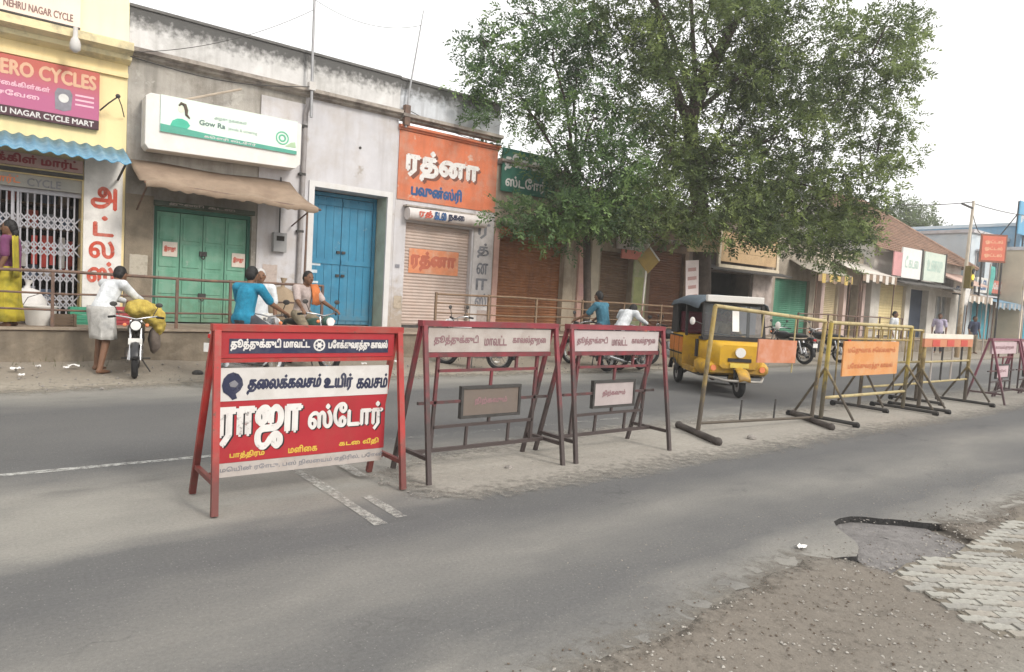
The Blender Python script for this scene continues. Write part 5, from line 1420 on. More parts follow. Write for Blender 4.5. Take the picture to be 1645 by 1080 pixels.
STAND = dict(hip=(0, 0, .90), chest=(0, 0, 1.28), neck=(.0, 0, 1.44), head=(.02, 0, 1.57), sl=(0, .19, 1.38), sr=(0, -.19, 1.38), el=(-.02, .25, 1.10), er=(-.02, -.25, 1.10), wl=(.08, .25, .86), wr=(.08, -.25, .86),
             hl=(0, .09, .88), hr=(0, -.09, .88), kl=(.03, .10, .48), kr=(.02, -.10, .48), al=(0, .11, .08), ar=(-.02, -.11, .08))
RIDE = dict(hip=(-.22, 0, .92), chest=(-.14, 0, 1.26), neck=(-.08, 0, 1.42), head=(-.03, 0, 1.55), sl=(-.11, .19, 1.36), sr=(-.11, -.19, 1.36), el=(.06, .27, 1.14), er=(.06, -.27, 1.14), wl=(.27, .33, 1.03), wr=(.27, -.33, 1.03),
            hl=(-.20, .10, .90), hr=(-.20, -.10, .90), kl=(.18, .20, .72), kr=(.18, -.20, .72), al=(-.02, .22, .36), ar=(-.02, -.22, .36))
BEND = dict(hip=(-.10, 0, .90), chest=(.20, 0, 1.16), neck=(.34, 0, 1.27), head=(.46, 0, 1.31), sl=(.28, .18, 1.22), sr=(.28, -.18, 1.22), el=(.50, .20, 1.02), er=(.52, -.20, 1.06), wl=(.72, .16, .98), wr=(.74, -.12, 1.02),
            hl=(-.10, .09, .88), hr=(-.10, -.09, .88), kl=(.04, .14, .48), kr=(-.10, -.14, .48), al=(.02, .18, .08), ar=(-.24, -.18, .08))
def scaled(P, k, **kw):
    d = {a: tuple(x * k for x in b) for a, b in P.items()}; d.update(kw); return d


cl = lambda n, c: mat('cloth_' + n, c, .95, .22, 7, .9, 11, stain=(tuple(k * .72 for k in c), .6, 9))
# woman in the yellow sari on the pavement
person('woman in a yellow green sari standing behind the railing by the grille', (.30, 13.0, FZ), R(160), scaled(STAND, .96), cl('purple', (.16, .05, .12)), mat('cloth_sari_yellow', (.42, .34, .035), .8, .2, 6, .1, stain=((.26, .24, .03), .7, 5)), lower_kind='skirt', skirt=.09, drape='front', hair_long=True)
# the man leaning over the motorcycle, and its rider bowed over the handlebar in yellow
LEANING = dict(hip=(-.02, 0, .92), chest=(.15, 0, 1.22), neck=(.25, 0, 1.36), head=(.33, 0, 1.46), sl=(.19, .18, 1.31), sr=(.19, -.18, 1.31), el=(.38, .22, 1.10), er=(.40, -.20, 1.14), wl=(.58, .16, 1.05), wr=(.62, -.12, 1.08),
               hl=(-.02, .09, .90), hr=(-.02, -.09, .90), kl=(.10, .14, .49), kr=(-.06, -.14, .48), al=(.08, .17, .08), ar=(-.20, -.18, .08))
person('man in white shirt and folded pale lungi leaning over to the loaded motorcycle', (1.38, 11.72, .04), R(38), LEANING, cl('white', (.58, .60, .62)), cl('pale_lungi', (.44, .43, .41)), sleeves='long', lower_kind='lungi', skirt=.50)
bike0 = motorcycle('black motorcycle facing the road with a yellow cloth bundle on its seat', (1.80, 11.50), R(-100), ('black', (.02, .02, .022)))
MB().box(.70, .71, -.10, .10, .56, .66).build('front_number_plate', mat('plate_white', (.68, .67, .64)), bike0)
bike0.scale = (.88, .88, .88)
tx_ = bpy.data.textures.new('lumps', 'CLOUDS'); tx_.noise_scale = .14

s = thing('cloth_bundle', 'yellow cloth bundle heaped over the seat of the black motorcycle', 'bundle', (1.80, 11.5, .05), R(-100), local=True)
s.scale = (.88, .92, .92)
mb = MB()
for c_, r_ in (((-.30, .02, 1.02), (.32, .21, .17)), ((-.12, .10, 1.04), (.16, .16, .14)), ((-.34, .22, .92), (.26, .16, .20)), ((-.30, .32, .78), (.19, .10, .20)), ((-.48, .16, .98), (.16, .18, .13)), ((-.22, .30, .88), (.15, .12, .17))): mb.ell(c_, r_, 16, 10)
o = mb.build('cloth', mat('cloth_bundle_yellow', (.47, .36, .08), .95, .25, 6, .9, 12, stain=((.34, .24, .05), .7, 7)), s, smooth=True)
k_ = o.modifiers.new('remesh', 'REMESH'); k_.mode = 'VOXEL'; k_.voxel_size = .018; k_.use_smooth_shade = True
k_ = o.modifiers.new('smooth', 'SMOOTH'); k_.iterations = 4; k_.factor = .5
dm = o.modifiers.new('lumps', 'DISPLACE'); dm.texture = tx_; dm.strength = .07
o = MB().ell((-.30, .26, .52), (.15, .09, .24), 14, 10).build('side_bag', mat('cloth_bag_brown', (.13, .105, .09), .9, .25, 8, .6, 14), s, smooth=True)
dm = o.modifiers.new('lumps', 'DISPLACE'); dm.texture = tx_; dm.strength = .06

# riders and parked machines along the shoulder
motorcycle('silver grey motorcycle under the teal shirted rider', (3.12, 10.3), R(40), ('silver', (.35, .35, .36)))
person('rider in a teal shirt seen from behind on the silver motorcycle', (3.12, 10.3, .05), R(40), RIDE, cl('teal', (.02, .20, .32)), cl('dark_grey', (.06, .06, .07)), sleeves='short')
person('white haired man in white shirt standing behind the teal shirted rider', (3.62, 11.6, .03), R(-100), scaled(STAND, 1.0), cl('white', (.66, .68, .70)), cl('dhoti_white', (.6, .58, .54)), hair=M_HAIRG, lower_kind='lungi', skirt=.15)
motorcycle('dark green motorcycle under the rider with the orange towel', (4.52, 11.75), R(-75), ('dark_green', (.03, .08, .06)))
p_ = person('rider in a pale shirt with an orange towel on the dark green motorcycle', (4.52, 11.75, .07), R(-75), RIDE, cl('pale_pink', (.40, .33, .31)), cl('khaki', (.24, .20, .14)))
rows = [[(-.12 + dx_, .055 + .042 * k, z_ + .012 * math.sin(k * 2.1)) for k in range(5)] for dx_, z_ in ((.15, 1.08), (.155, 1.22), (.12, 1.36), (.04, 1.445), (-.06, 1.44), (-.14, 1.36), (-.165, 1.2))]
o = MB().grid(rows).build('towel', cl('orange', (.48, .15, .05)), p_, smooth=True); o.modifiers.new('solid', 'SOLIDIFY').thickness = .012
motorcycle('white and black motorcycle parked below the railing gap beside the pink shutter', (7.75, 11.3), R(115), ('white', (.60, .58, .57)))
motorcycle('black motorcycle under the man in blue and teal shirt', (10.75, 10.9), R(100), ('black', (.02, .02, .022)))
person('man in blue and teal shirt seated on a black motorcycle near the railing', (10.75, 10.9, .05), R(100), RIDE, cl('blue_teal', (.05, .15, .21)), cl('dark_grey', (.06, .06, .07)))
motorcycle('dark red motorcycle under the white shirted rider', (11.0, 10.2), R(8), ('dark_red', (.20, .02, .025)))
person('rider in a white shirt leaning forward on the dark red motorcycle', (11.0, 10.2, .04), R(8), RIDE | dict(chest=(-.02, 0, 1.18), neck=(.12, 0, 1.27), head=(.22, 0, 1.31), sl=(.04, .19, 1.24), sr=(.04, -.19, 1.24)), cl('white', (.66, .68, .70)), cl('navy', (.04, .05, .09)), sleeves='long')
motorcycle('black motorcycle parked behind the yellow auto rickshaw', (13.1, 10.6), R(140), ('black', (.02, .02, .022)))
GBK = 'motorcycles parked beyond the auto rickshaw'
for k, (x, y, a) in enumerate(((18.6, 10.9, 80), (20.9, 11.0, 75))):
    motorcycle(['black motorcycle parked below the open stall counter', 'black motorcycle parked below the stone pillar of the dark stall'][k], (x, y), R(a), (('maroon', (.12, .02, .025)), ('black', (.02, .02, .022)))[0 if k == 99 else 1], group=GBK)
person('pedestrian in a lilac shirt near the house with the tiled roof', (32.2, 12.0, .1), R(200), STAND, cl('lilac', (.42, .38, .50)), cl('dark_grey', (.06, .06, .07)))
person('pedestrian in a white shirt and dhoti in front of the cream shop', (27.0, 11.6, .05), R(-90), STAND, cl('white', (.66, .68, .70)), cl('dhoti_white', (.6, .58, .54)), lower_kind='lungi', skirt=.15)
person('pedestrian in a dark blue shirt near the signal pole', (35.5, 11.8, .08), R(-120), STAND, cl('navy', (.04, .05, .09)), cl('khaki', (.24, .20, .14)))

# ------------------------------------------------------------------ auto rickshaw
AY = mat('auto_yellow', (.55, .32, .025), .45, .1, 4, spec=.3, stain=((.40, .22, .045), .7, 3), rust=((.20, .13, .06), .8, .75), peel=((.25, .16, .07), .6, 7, .62))
AO = mat('auto_orange', (.52, .17, .025), .4, .1, 4, spec=.5)
AB = mat('auto_black_canvas', (.035, .033, .033), .8, .2, 4, .1)
AG = mat('auto_roof_vinyl', (.10, .125, .15), .75, .15, 3, .05)
h_ang = math.atan2(-.805, -.592)
t = thing('auto_rickshaw', 'yellow three wheeled auto rickshaw with dark canopy on the far carriageway', 'auto rickshaw', (11.22, 8.25, .0), h_ang, local=True)
def loft(mb, secs):
    n = len(secs[0])
    rows = [list(s) + [s[0]] for s in secs]
    mb.grid(rows)
    b = len(mb.v)
    mb.add(secs[0], [tuple(range(n))[::-1]]); mb.add(secs[-1], [tuple(range(n))])
    return mb
def sec(x, hw, z0, z1, c=.06):
    return [(x, -hw + c, z0), (x, hw - c, z0), (x, hw, z0 + c), (x, hw, z1 - c), (x, hw - c, z1), (x, -hw + c, z1), (x, -hw, z1 - c), (x, -hw, z0 + c)]
loft(MB(), [sec(-.50, .58, .46, .94), sec(-.40, .63, .36, .98), sec(.35, .64, .34, .98), sec(.55, .64, .34, .96)]).build('rear_body', AY, t, smooth=True)
for s in (-1, 1):
    MB().prism([(-.38, .64), (.54, .64), (.54, .92), (-.38, .92)], lambda a, b, d: (a, s * d, b), .642, .648).build('side_band', AO, t)
    MB().prism([(.50, .96), (.56, .96), (.50, 1.58), (.44, 1.58)], lambda a, b, d: (a, s * d, b), .56, .60).build('pillar', AB, t)
    MB().prism([(.55, .34), (1.30, .34), (1.30, .42), (.55, .42)], lambda a, b, d: (a, s * d, b), .55, .63).build('sill', AY, t)
    MB().prism([(-.48, .975), (-.02, .985), (-.10, 1.58), (-.44, 1.56)], lambda a, b, d: (a, s * d, b), .585, .61).build('side_curtain', AB, t)
MB().box(.5, 1.4, -.56, .56, .30, .36).build('floor', M_DARK, t)
for s in (-1, 1):
    for xs_, za_, zb_ in ((-.05, .36, .95), (.30, .36, .95)): MB().box(xs_, xs_ + .008, s * .648 - .004, s * .648 + .004, za_, zb_).build('seam', M_DARK, t)
    MB().box(-.38, .54, s * .65 - .006, s * .65 + .006, .60, .625).build('trim_strip', AB, t)
    MB().box(-.38, .54, s * .65 - .006, s * .65 + .006, .925, .955).build('trim_strip', AB, t)
loft(MB(), [sec(1.20, .60, .34, .60, .05), sec(1.40, .60, .34, .62, .06), sec(1.66, .56, .36, .58, .06), sec(1.74, .50, .40, .54, .05)]).build('front_fender', AY, t, smooth=True)
loft(MB(), [sec(1.22, .56, .60, .93, .03), sec(1.45, .54, .58, .94, .04), sec(1.70, .42, .50, .93, .05), sec(1.80, .34, .48, .88, .06)]).build('front_cowl', AY, t, smooth=True)
MB().box(1.24, 1.50, -.56, .56, .935, .985).build('dash_band', AB, t)
MB().box(1.70, 1.815, -.20, .20, .60, .66).build('cowl_vent', AB, t)
for s in (-1, 1):
    MB().disc((1.745, .42 * s, .48), (1, 0, 0), .05, .03, 12).build('indicator', M_LORA, t)
    MB().prism([(1.20, .62), (1.28, .62), (1.28, .93), (1.20, .93)], lambda a, b, d: (a, s * d, b), .565, .60).build('door_post', AB, t)
# mudguard over the front wheel
rows = []
for i in range(11):
    a = R(20 + 145 * i / 10)
    rows.append([(1.86 + .29 * math.cos(a), y, .225 + .29 * math.sin(a) - abs(y) * .3) for y in (-.10, -.06, 0, .06, .10)])
o = MB().grid(rows).build('front_mudguard', AY, t, smooth=True); o.modifiers.new('solid', 'SOLIDIFY').thickness = .01
def auto_wheel(x, y):
    w = MB().torus((x, y, .22), (0, 1, 0), .165, .055, 28, 10).build('wheel', M_TYRE, t, smooth=True)
    MB().disc((x, y, .22), (0, 1, 0), .125, .07, 20).build('rim', mat('auto_rim', (.30, .29, .28), .5, .15, 5, metal=.3), w)
    MB().disc((x, y, .22), (0, 1, 0), .045, .09, 12).build('hub', M_DARK, w)
auto_wheel(1.86, 0); auto_wheel(0, .54); auto_wheel(0, -.54)
for s in (-1, 1):
    MB().path([(1.86, .075 * s, .22), (1.80, .075 * s, .52)], .022, 8).build('fork_arm', M_DARK, t)
    rows = [[(.27 * math.cos(R(a)), s * y, .22 + .27 * math.sin(R(a))) for y in (.60, .68)] for a in range(10, 171, 16)]
    o = MB().grid(rows).build('rear_mudguard', AB, t, smooth=True); o.modifiers.new('solid', 'SOLIDIFY').thickness = .01
    MB().tube((.05, .45 * s, .22), (-.02, .3 * s, .3), .03).build('suspension_arm', M_DARK, t)
wf = MB()
for a, b in (((1.42, -.54, .98), (1.30, -.52, 1.58)), ((1.42, .54, .98), (1.30, .52, 1.58)), ((1.42, -.54, .99), (1.42, .54, .99)), ((1.30, -.52, 1.58), (1.30, .52, 1.58))): wf.bar(a, b, .045)
wf = wf.build('windshield_frame', AB, t)
MB().add([(1.415, -.52, 1.0), (1.415, .52, 1.0), (1.305, .50, 1.56), (1.305, -.50, 1.56)], [(0, 1, 2, 3)]).build('windshield', mat('windshield_glass', (.05, .055, .055), .06, .1, 2, spec=.8, alpha=.6), t)
MB().add([(1.404, -.02, 1.10), (1.404, .10, 1.10), (1.330, .10, 1.46), (1.330, -.02, 1.46)], [(0, 1, 2, 3)]).build('sticker', mat('sticker_white', (.75, .73, .70), .6), t)
MB().box(1.30, 1.42, -.50, .50, 1.60, 1.72).build('visor_board', mat('visor_white', (.60, .58, .55), .6, .05, 4), t, bevel=.015)
# canopy
rows = []
for i in range(9):
    x = -.52 + 1.86 * i / 8
    zt = 1.62 + .07 * math.sin(math.pi * min(1, (i + .6) / 8))
    rows.append([(x, -.64, zt - .14), (x, -.60, zt - .04), (x, -.45, zt + .03), (x, 0, zt + .06), (x, .45, zt + .03), (x, .60, zt - .04), (x, .64, zt - .14)])
o = MB().grid(rows).build('canopy', AG, t, smooth=True); o.modifiers.new('solid', 'SOLIDIFY').thickness = .015
MB().add([(-.50, -.60, .98), (-.50, .60, .98), (-.50, .60, 1.56), (-.50, -.60, 1.56)], [(0, 1, 2, 3)]).build('rear_curtain', AB, t)
MB().box(-.05, .42, -.52, .52, .985, 1.05).box(-.2, -.08, -.52, .52, .985, 1.40).build('passenger_seat', mat('seat_maroon', (.10, .02, .03), .6, .2, 4), t, bevel=.03)
MB().box(.75, 1.0, -.30, .30, .42, .78).build('driver_seat', mat('seat_maroon', (.10, .02, .03)), t, bevel=.03)
MB().disc((1.815, 0, .76), (1, 0, 0), .085, .06, 16).build('headlight', mat('lamp_glass', (.72, .72, .70)), t)
MB().path([(1.60, -.50, .32), (2.05, -.30, .30), (2.10, .0, .30), (2.05, .30, .30), (1.60, .50, .32)], .022, 8).build('bumper', mat('bumper_grey', (.34, .32, .29), .5, .15, 4, metal=.3), t, smooth=True)
MB().path([(1.22, -.30, 1.05), (1.20, 0, 1.02), (1.22, .30, 1.05)], .014, 6).build('handlebar', M_DARK, t)
for s in (-1, 1):
    mr = MB().path([(1.40, .55 * s, 1.2), (1.46, .72 * s, 1.25)], .01, 5).build('mirror', M_DARK, t)
    MB().ell((1.46, .75 * s, 1.25), (.02, .05, .07), 10, 6).build('mirror_glass', M_SIGNW, mr, smooth=True)
plate_ = MB().box(1.815, 1.825, -.16, .16, .50, .58); plate_.build('number_plate', mat('plate_yellow', (.65, .5, .1), .6), t)
D_ = scaled(RIDE, .92)
person('auto rickshaw driver in a khaki shirt behind the windshield', (11.22 + .98 * math.cos(h_ang), 8.25 + .98 * math.sin(h_ang), -.06), h_ang, D_, cl('khaki_shirt', (.30, .24, .15)), cl('khaki', (.24, .20, .14)))

# ------------------------------------------------------------------ trees
M_BARK = mat('bark', (.075, .058, .048), .95, .3, 6, .8, 22)


def leaf_mat(name, c0, c1, c2):
    m = bpy.data.materials.new(name); m.use_nodes = True
    N, L = m.node_tree.nodes, m.node_tree.links
    b = N['Principled BSDF']; b.inputs['Roughness'].default_value = .6; b.inputs['Specular IOR Level'].default_value = .25
    at = N.new('ShaderNodeAttribute'); at.attribute_name = 'tone'; at.attribute_type = 'GEOMETRY'
    cr = N.new('ShaderNodeValToRGB'); L.new(at.outputs['Fac'], cr.inputs[0])
    cr.color_ramp.elements[0].color = (*c0, 1); cr.color_ramp.elements[1].color = (*c2, 1)
    e = cr.color_ramp.elements.new(.5); e.color = (*c1, 1)
    L.new(cr.outputs[0], b.inputs['Base Color'])
    tr = N.new('ShaderNodeBsdfTranslucent'); L.new(cr.outputs[0], tr.inputs['Color'])
    ms = N.new('ShaderNodeMixShader'); ms.inputs[0].default_value = .38
    L.new(b.outputs[0], ms.inputs[1]); L.new(tr.outputs[0], ms.inputs[2]); L.new(ms.outputs[0], N['Material Output'].inputs['Surface'])
    return m


def crown(lobes, m, parent, seed, dens, scale=1.0, name='crown'):
    rg = np.random.default_rng(seed)
    P, T, A = [], [], []
    for (x, y, z, r) in lobes:
        nc = max(7, int(11 * r ** 1.8))                               # leaf clumps of this limb, uneven in size and spacing
        d = rg.normal(size=(nc, 3)); d /= np.linalg.norm(d, axis=1)[:, None]
        rad = r * rg.uniform(.25, 1.08, nc) ** .6
        cc = np.array([x, y, z]) + d * rad[:, None] * np.array([1, 1, .85])
        cr_ = rg.uniform(.22, .50, nc) * (.6 + .35 * min(r, 1.6))
        tone = np.clip(rg.normal(.45, .3, nc), 0, 1)
        for c, q, tn in zip(cc, cr_, tone):
            n = int(dens * q ** 2 * 9)
            e = rg.normal(size=(n, 3)); e /= np.linalg.norm(e, axis=1)[:, None]
            rr = q * rg.uniform(0.05, 1, n) ** .5
            P.append(c + e * rr[:, None] * np.array([1.15, 1.15, .75])); A.append(e + np.array([0, 0, -.55]) + rg.normal(0, .45, (n, 3)))
            T.append(np.clip(tn + rg.normal(0, .12, n), 0, 1))
    P = np.concatenate(P); T = np.concatenate(T); A = np.concatenate(A); n0 = len(P)
    A /= np.linalg.norm(A, axis=1)[:, None]
    S = np.cross(A, rg.normal(size=(n0, 3)) * .5 + np.array([0, 0, 1.0])); S /= np.linalg.norm(S, axis=1)[:, None]
    U = np.cross(A, S)
    L0 = rg.uniform(.20, .34, n0)[:, None] * scale
    Vs, Ts = [], []
    for k in range(9):                                        # leaflets in pairs along the stalk and one at the tip
        f = (k // 2 + 1) / 5
        sg = 0 if k == 8 else (1 if k % 2 else -1)
        base_ = P + A * L0 * f - U * L0 * .10 * f * f
        ax = A * (1.0 if k == 8 else .45) + S * sg * .85 - U * .25 + rg.normal(0, .22, (n0, 3)); ax /= np.linalg.norm(ax, axis=1)[:, None]
        wd = np.cross(ax, U + rg.normal(0, .35, (n0, 3))); wd /= np.linalg.norm(wd, axis=1)[:, None]
        ln = L0 * rg.uniform(.30, .48, n0)[:, None]
        nr = np.cross(ax, wd)
        Vs.append(np.stack([base_, base_ + ax * ln * .45 + wd * ln * .21 + nr * ln * .05, base_ + ax * ln, base_ + ax * ln * .45 - wd * ln * .21 + nr * ln * .05], 1).reshape(-1, 3)); Ts.append(np.clip(T + rg.normal(0, .07, n0), 0, 1))
    V = np.concatenate(Vs); T = np.concatenate(Ts); n = len(V) // 4
    off = np.array(OFF[root_of(parent)])
    me = bpy.data.meshes.new(name)
    me.vertices.add(4 * n); me.vertices.foreach_set('co', (V - off).astype(np.float32).ravel())
    me.loops.add(4 * n); me.loops.foreach_set('vertex_index', np.arange(4 * n, dtype=np.int32))
    me.polygons.add(n); me.polygons.foreach_set('loop_start', np.arange(0, 4 * n, 4, dtype=np.int32)); me.polygons.foreach_set('loop_total', np.full(n, 4, dtype=np.int32))
    a = me.attributes.new('tone', 'FLOAT', 'POINT'); a.data.foreach_set('value', np.repeat(T, 4).astype(np.float32))
    me.update(); me.validate()
    me.materials.append(m)
    o = bpy.data.objects.new(name, me); col.objects.link(o); o.parent = parent
    o['kind'] = 'stuff'
    return n


def limbs(mb, start, lobes, r0, seed, fork):
    rnd = random.Random(seed)
    done = []
    for (x, y, z, r) in sorted(lobes, key=lambda l: -l[3]):
        b = Vector(start); e = Vector((x, y, z))
        if len(done) >= 5:
            near = min(done, key=lambda q_: (q_ - e).length + .4 * (q_ - b).length)
            b = b.lerp(near, .55) if (near - e).length > 1.2 else near
        done.append(e)
        if len(done) > 5: r0_ = r0 * .6
        else: r0_ = r0
        mid = b.lerp(e, .45) + Vector((rnd.uniform(-.4, .4), rnd.uniform(-.4, .4), rnd.uniform(.1, .5)))
        m2 = b.lerp(e, .75) + Vector((rnd.uniform(-.3, .3), rnd.uniform(-.3, .3), rnd.uniform(.0, .35)))
        k = r0_ * (.35 + .2 * min(r, 2))
        mb.path([b, mid, m2, e], [k, k * .62, k * .4, k * .16], 7)
        for _ in range(5):
            d = Vector((rnd.gauss(0, 1), rnd.gauss(0, 1), rnd.gauss(.1, .7))).normalized()
            s_ = m2.lerp(e, rnd.random())
            mb.path([s_, s_ + d * r * .5 + Vector((0, 0, .05)), s_ + d * r * .95], [k * .22, k * .13, k * .05], 5)


LOBES = [(15.2, 12.0, 8.7, 2.17), (17.5, 10.5, 8.8, 2.19), (19.3, 9.5, 8.7, 1.20), (19.9, 9.2, 7.0, 0.87), (19.6, 9.6, 5.3, 1.23), (18.5, 10.5, 4.5, 1.41), (17.4, 11.0, 6.5, 1.56), (16.9, 11.4, 4.3, 1.22),
         (13.1, 13.0, 8.3, 1.47), (14.1, 12.6, 6.1, 1.17), (16.0, 11.9, 5.2, 1.38), (20.6, 10.3, 3.8, 0.75), (12.9, 13.0, 10.5, 2.25), (17.5, 11.5, 11.8, 2.96), (18.9, 10.8, 3.4, 0.82), (14.6, 12.5, 12.5, 2.97),
         (19.9, 9.2, 9.6, 0.86), (20.7, 11.0, 7.7, 1.14), (19.5, 10.2, 3.5, 0.72), (13.8, 12.0, 4.5, 1.21),
         (13.0, 12.2, 4.0, 1.1), (14.6, 11.8, 4.0, 1.0), (15.4, 11.6, 4.2, 1.1), (15.0, 12.2, 5.6, 1.2), (14.0, 12.4, 7.2, 1.3), (16.4, 11.6, 6.6, 1.3), (18.4, 10.4, 6.0, 1.1), (18.7, 10.0, 7.4, 1.1), (16.4, 11.2, 8.0, 1.4), (20.3, 9.6, 6.2, .9), (20.6, 9.9, 4.5, .9), (17.9, 10.9, 5.2, 1.0), (20.0, 10.0, 8.0, .9), (15.9, 11.2, 3.9, .8), (17.6, 10.9, 3.7, .8), (19.9, 9.2, 8.3, .7),
         (13.6, 11.9, 3.9, 0.77), (14.5, 11.8, 3.9, 0.66), (14.7, 12.2, 5.4, 1.0), (16.3, 11.5, 4.9, 0.94), (17.5, 11.2, 3.95, 0.88), (18.1, 10.9, 5.0, 0.97), (19.5, 10.3, 4.5, 0.90), (20.6, 10.1, 4.0, 0.84), (20.2, 9.2, 6.1, 0.7)]
LOBES2 = [(11.6, 14.0, 8.3, 1.29), (10.2, 14.4, 7.1, 0.94), (11.0, 14.0, 6.2, 1.11), (12.4, 13.0, 6.2, 1.28), (10.4, 12.8, 3.35, 0.6), (12.0, 12.4, 4.3, 1.23), (10.7, 14.4, 8.7, 0.95), (12.4, 14.2, 7.4, 1.02), (11.6, 12.8, 3.35, 0.62), (11.3, 12.6, 3.6, .6), (12.8, 12.3, 3.6, .9), (11.6, 13.2, 5.2, .95), (12.6, 12.8, 5.2, 1.0), (10.0, 14.2, 6.2, .7), (9.6, 14.4, 7.8, .7), (12.9, 13.6, 8.4, .9),
          (9.8, 12.9, 3.3, 0.45), (10.8, 12.4, 3.5, 0.67), (11.8, 12.3, 3.6, 0.73), (12.6, 12.1, 3.8, 0.75), (11.1, 12.8, 4.5, 0.7), (12.8, 12.4, 4.9, 0.87), (9.6, 14.4, 6.7, 0.6)]
t = thing('tree', 'large spreading tree with fine leaves overhanging the street', 'tree', (16.75, 12.75, 0))
mb = MB()
mb.path([(17.25, 13.05, 0), (17.2, 13.0, .7), (17.1, 12.95, 2.2), (16.8, 12.85, 3.8), (16.2, 12.7, 5.2)], [.42, .33, .28, .25, .24], 14)
mb.path([(16.0, 12.7, 5.2), (15.5, 12.5, 6.6), (15.7, 12.3, 8.0), (16.6, 12.0, 9.6)], [.24, .20, .15, .08], 10)
mb.path([(15.45, 12.5, 6.5), (14.6, 12.6, 7.8), (14.0, 12.8, 9.8)], [.15, .11, .06], 8)
limbs(mb, (16.0, 12.7, 5.1), [l for l in LOBES if l[0] > 15.5 and l[2] < 8.5], .11, 31, None)
limbs(mb, (15.6, 12.4, 6.9), [l for l in LOBES if l[2] >= 8.5 or l[0] <= 15.5],   .11, 32, None)
mb.build('trunk', M_BARK, t, smooth=True)
ML = leaf_mat('leaves_olive', (.068, .094, .044), (.130, .178, .070), (.27, .34, .11))
nl = crown(LOBES, ML, t, 11, 19.0)
t = thing('tree', 'smaller slim tree with bright green leaves hanging over the green sign', 'tree', (12.7, 13.3, FZ))
mb = MB()
mb.path([(12.78, 13.35, FZ - .1), (12.74, 13.3, 1.6), (12.6, 13.3, 3.0), (12.2, 13.4, 4.6), (11.9, 13.5, 5.6)], [.13, .11, .10, .085, .07], 10)
limbs(mb, (12.2, 13.4, 4.5), LOBES2, .09, 33, None)
mb.build('trunk', M_BARK, t, smooth=True)
ML2 = leaf_mat('leaves_green', (.058, .098, .050), (.110, .182, .074), (.22, .33, .11))
nl += crown(LOBES2, ML2, t, 12, 20.0)
print('leaves', nl)

# far trees behind the blue buildings
for k, (x, y, z, r) in enumerate(((38.5, 26, 7.0, 2.6), (60, 26, 8, 3.5))):
    t = thing('tree', ['dark leafy tree rising behind the tiled roof', 'dark leafy tree rising behind the cream building'][k], 'tree', (x, y, 0))
    mb = MB(); mb.path([(x, y, 0), (x + .1, y, 3), (x, y, z)], [.3, .22, .1], 8)
    lb = [(x + r * .6 * math.cos(a), y + r * .6 * math.sin(a), z + .5 * math.sin(a * 2), r * .5) for a in np.linspace(0, 5.5, 6)] + [(x, y, z + r * .5, r * .6)]
    limbs(mb, (x, y, z * .6), lb, .2, 40 + k, None)
    mb.build('trunk', M_BARK, t, smooth=True)
    crown(lb, ML, t, 50 + k, 8.0, 2.2)

# ------------------------------------------------------------------ small things
def bucket(label, loc, r, h, c, name='bucket', lid=False):
    t = thing(name, label, 'bucket', loc)
    x, y, z = loc
    MB().path([(x, y, z), (x, y, z + .02), (x, y, z + h)], [r * .8, r * .82, r], 18).build('tub', mat('plastic_' + label.split()[0], c, .45, .08, 5), t, smooth=True)
    MB().torus((x, y, z + h), (0, 0, 1), r, .012, 20, 6).build('rim', mat('plastic_' + label.split()[0], c), t, smooth=True)
    MB().path([(x - r, y, z + h), (x - r * .7, y - .02, z + h + r * .6), (x, y - .03, z + h + r * .9), (x + r * .7, y - .02, z + h + r * .6), (x + r, y, z + h)], .006, 5).build('handle', M_DARK, t)
def crate(label, loc, w, d, h, c, rz=0):
    t = thing('crate', label, 'crate', loc, rz, local=True)
    m = mat('crate_' + label.split()[0], c, .6, .12, 5)
    for z in np.linspace(.03, h - .04, 4):
        for s in (-1, 1):
            MB().box(-w / 2, w / 2, s * d / 2 - .008, s * d / 2 + .008, z, z + h * .17).build('slat', m, t)
            MB().box(s * w / 2 - .008, s * w / 2 + .008, -d / 2 + .009, d / 2 - .009, z, z + h * .17).build('slat', m, t)
    for sx_ in (-1, 1):
        for sy_ in (-1, 1): MB().box(sx_ * w / 2 - .02, sx_ * w / 2 + .02, sy_ * d / 2 - .02, sy_ * d / 2 + .02, 0, h).build('corner_post', m, t)
    MB().box(-w / 2, w / 2, -d / 2, d / 2, .0, .02).build('floor', m, t)
def sack(label, loc, r, c):
    x, y, z = loc
    t = thing('sack', label, 'sack', loc)
    o = MB().ell((x, y, z + r[2]), r, 16, 10).build('bag', mat('sack_' + label.split()[0], c, .9, .12, 6, .2), t, smooth=True)
    d = o.modifiers.new('lumps', 'DISPLACE'); d.texture = tx_; d.strength = .08
    MB().path([(x, y, z + r[2] * 1.8), (x + .02, y, z + r[2] * 2.15), (x + .03, y, z + r[2] * 2.4)], [.06, .03, .07], 10).build('tied_neck', mat('sack_' + label.split()[0], c), t, smooth=True)
bucket('white plastic tub standing by the grille', (.72, 13.55, FZ), .24, .30, (.62, .60, .57))
sack('white bulging sack leaning behind the tub near the grille', (.55, 13.95, FZ), (.28, .2, .3), (.60, .58, .56))
crate('green plastic crate on the pavement below the lettered pillar', (1.42, 14.0, FZ), .5, .35, .28, (.05, .26, .16))
crate('red plastic crate beside the green one on the pavement', (1.98, 14.0, FZ), .42, .35, .3, (.36, .05, .06))
crate('brown wooden box in front of the white tub', (1.02, 13.3, FZ), .3, .26, .2, (.13, .09, .06))
sack('beige sack standing at the foot of the white pillar by the blue door', (4.85, 14.1, FZ), (.3, .22, .42), (.34, .26, .18))
MBs = MB()
rnd = random.Random(17)
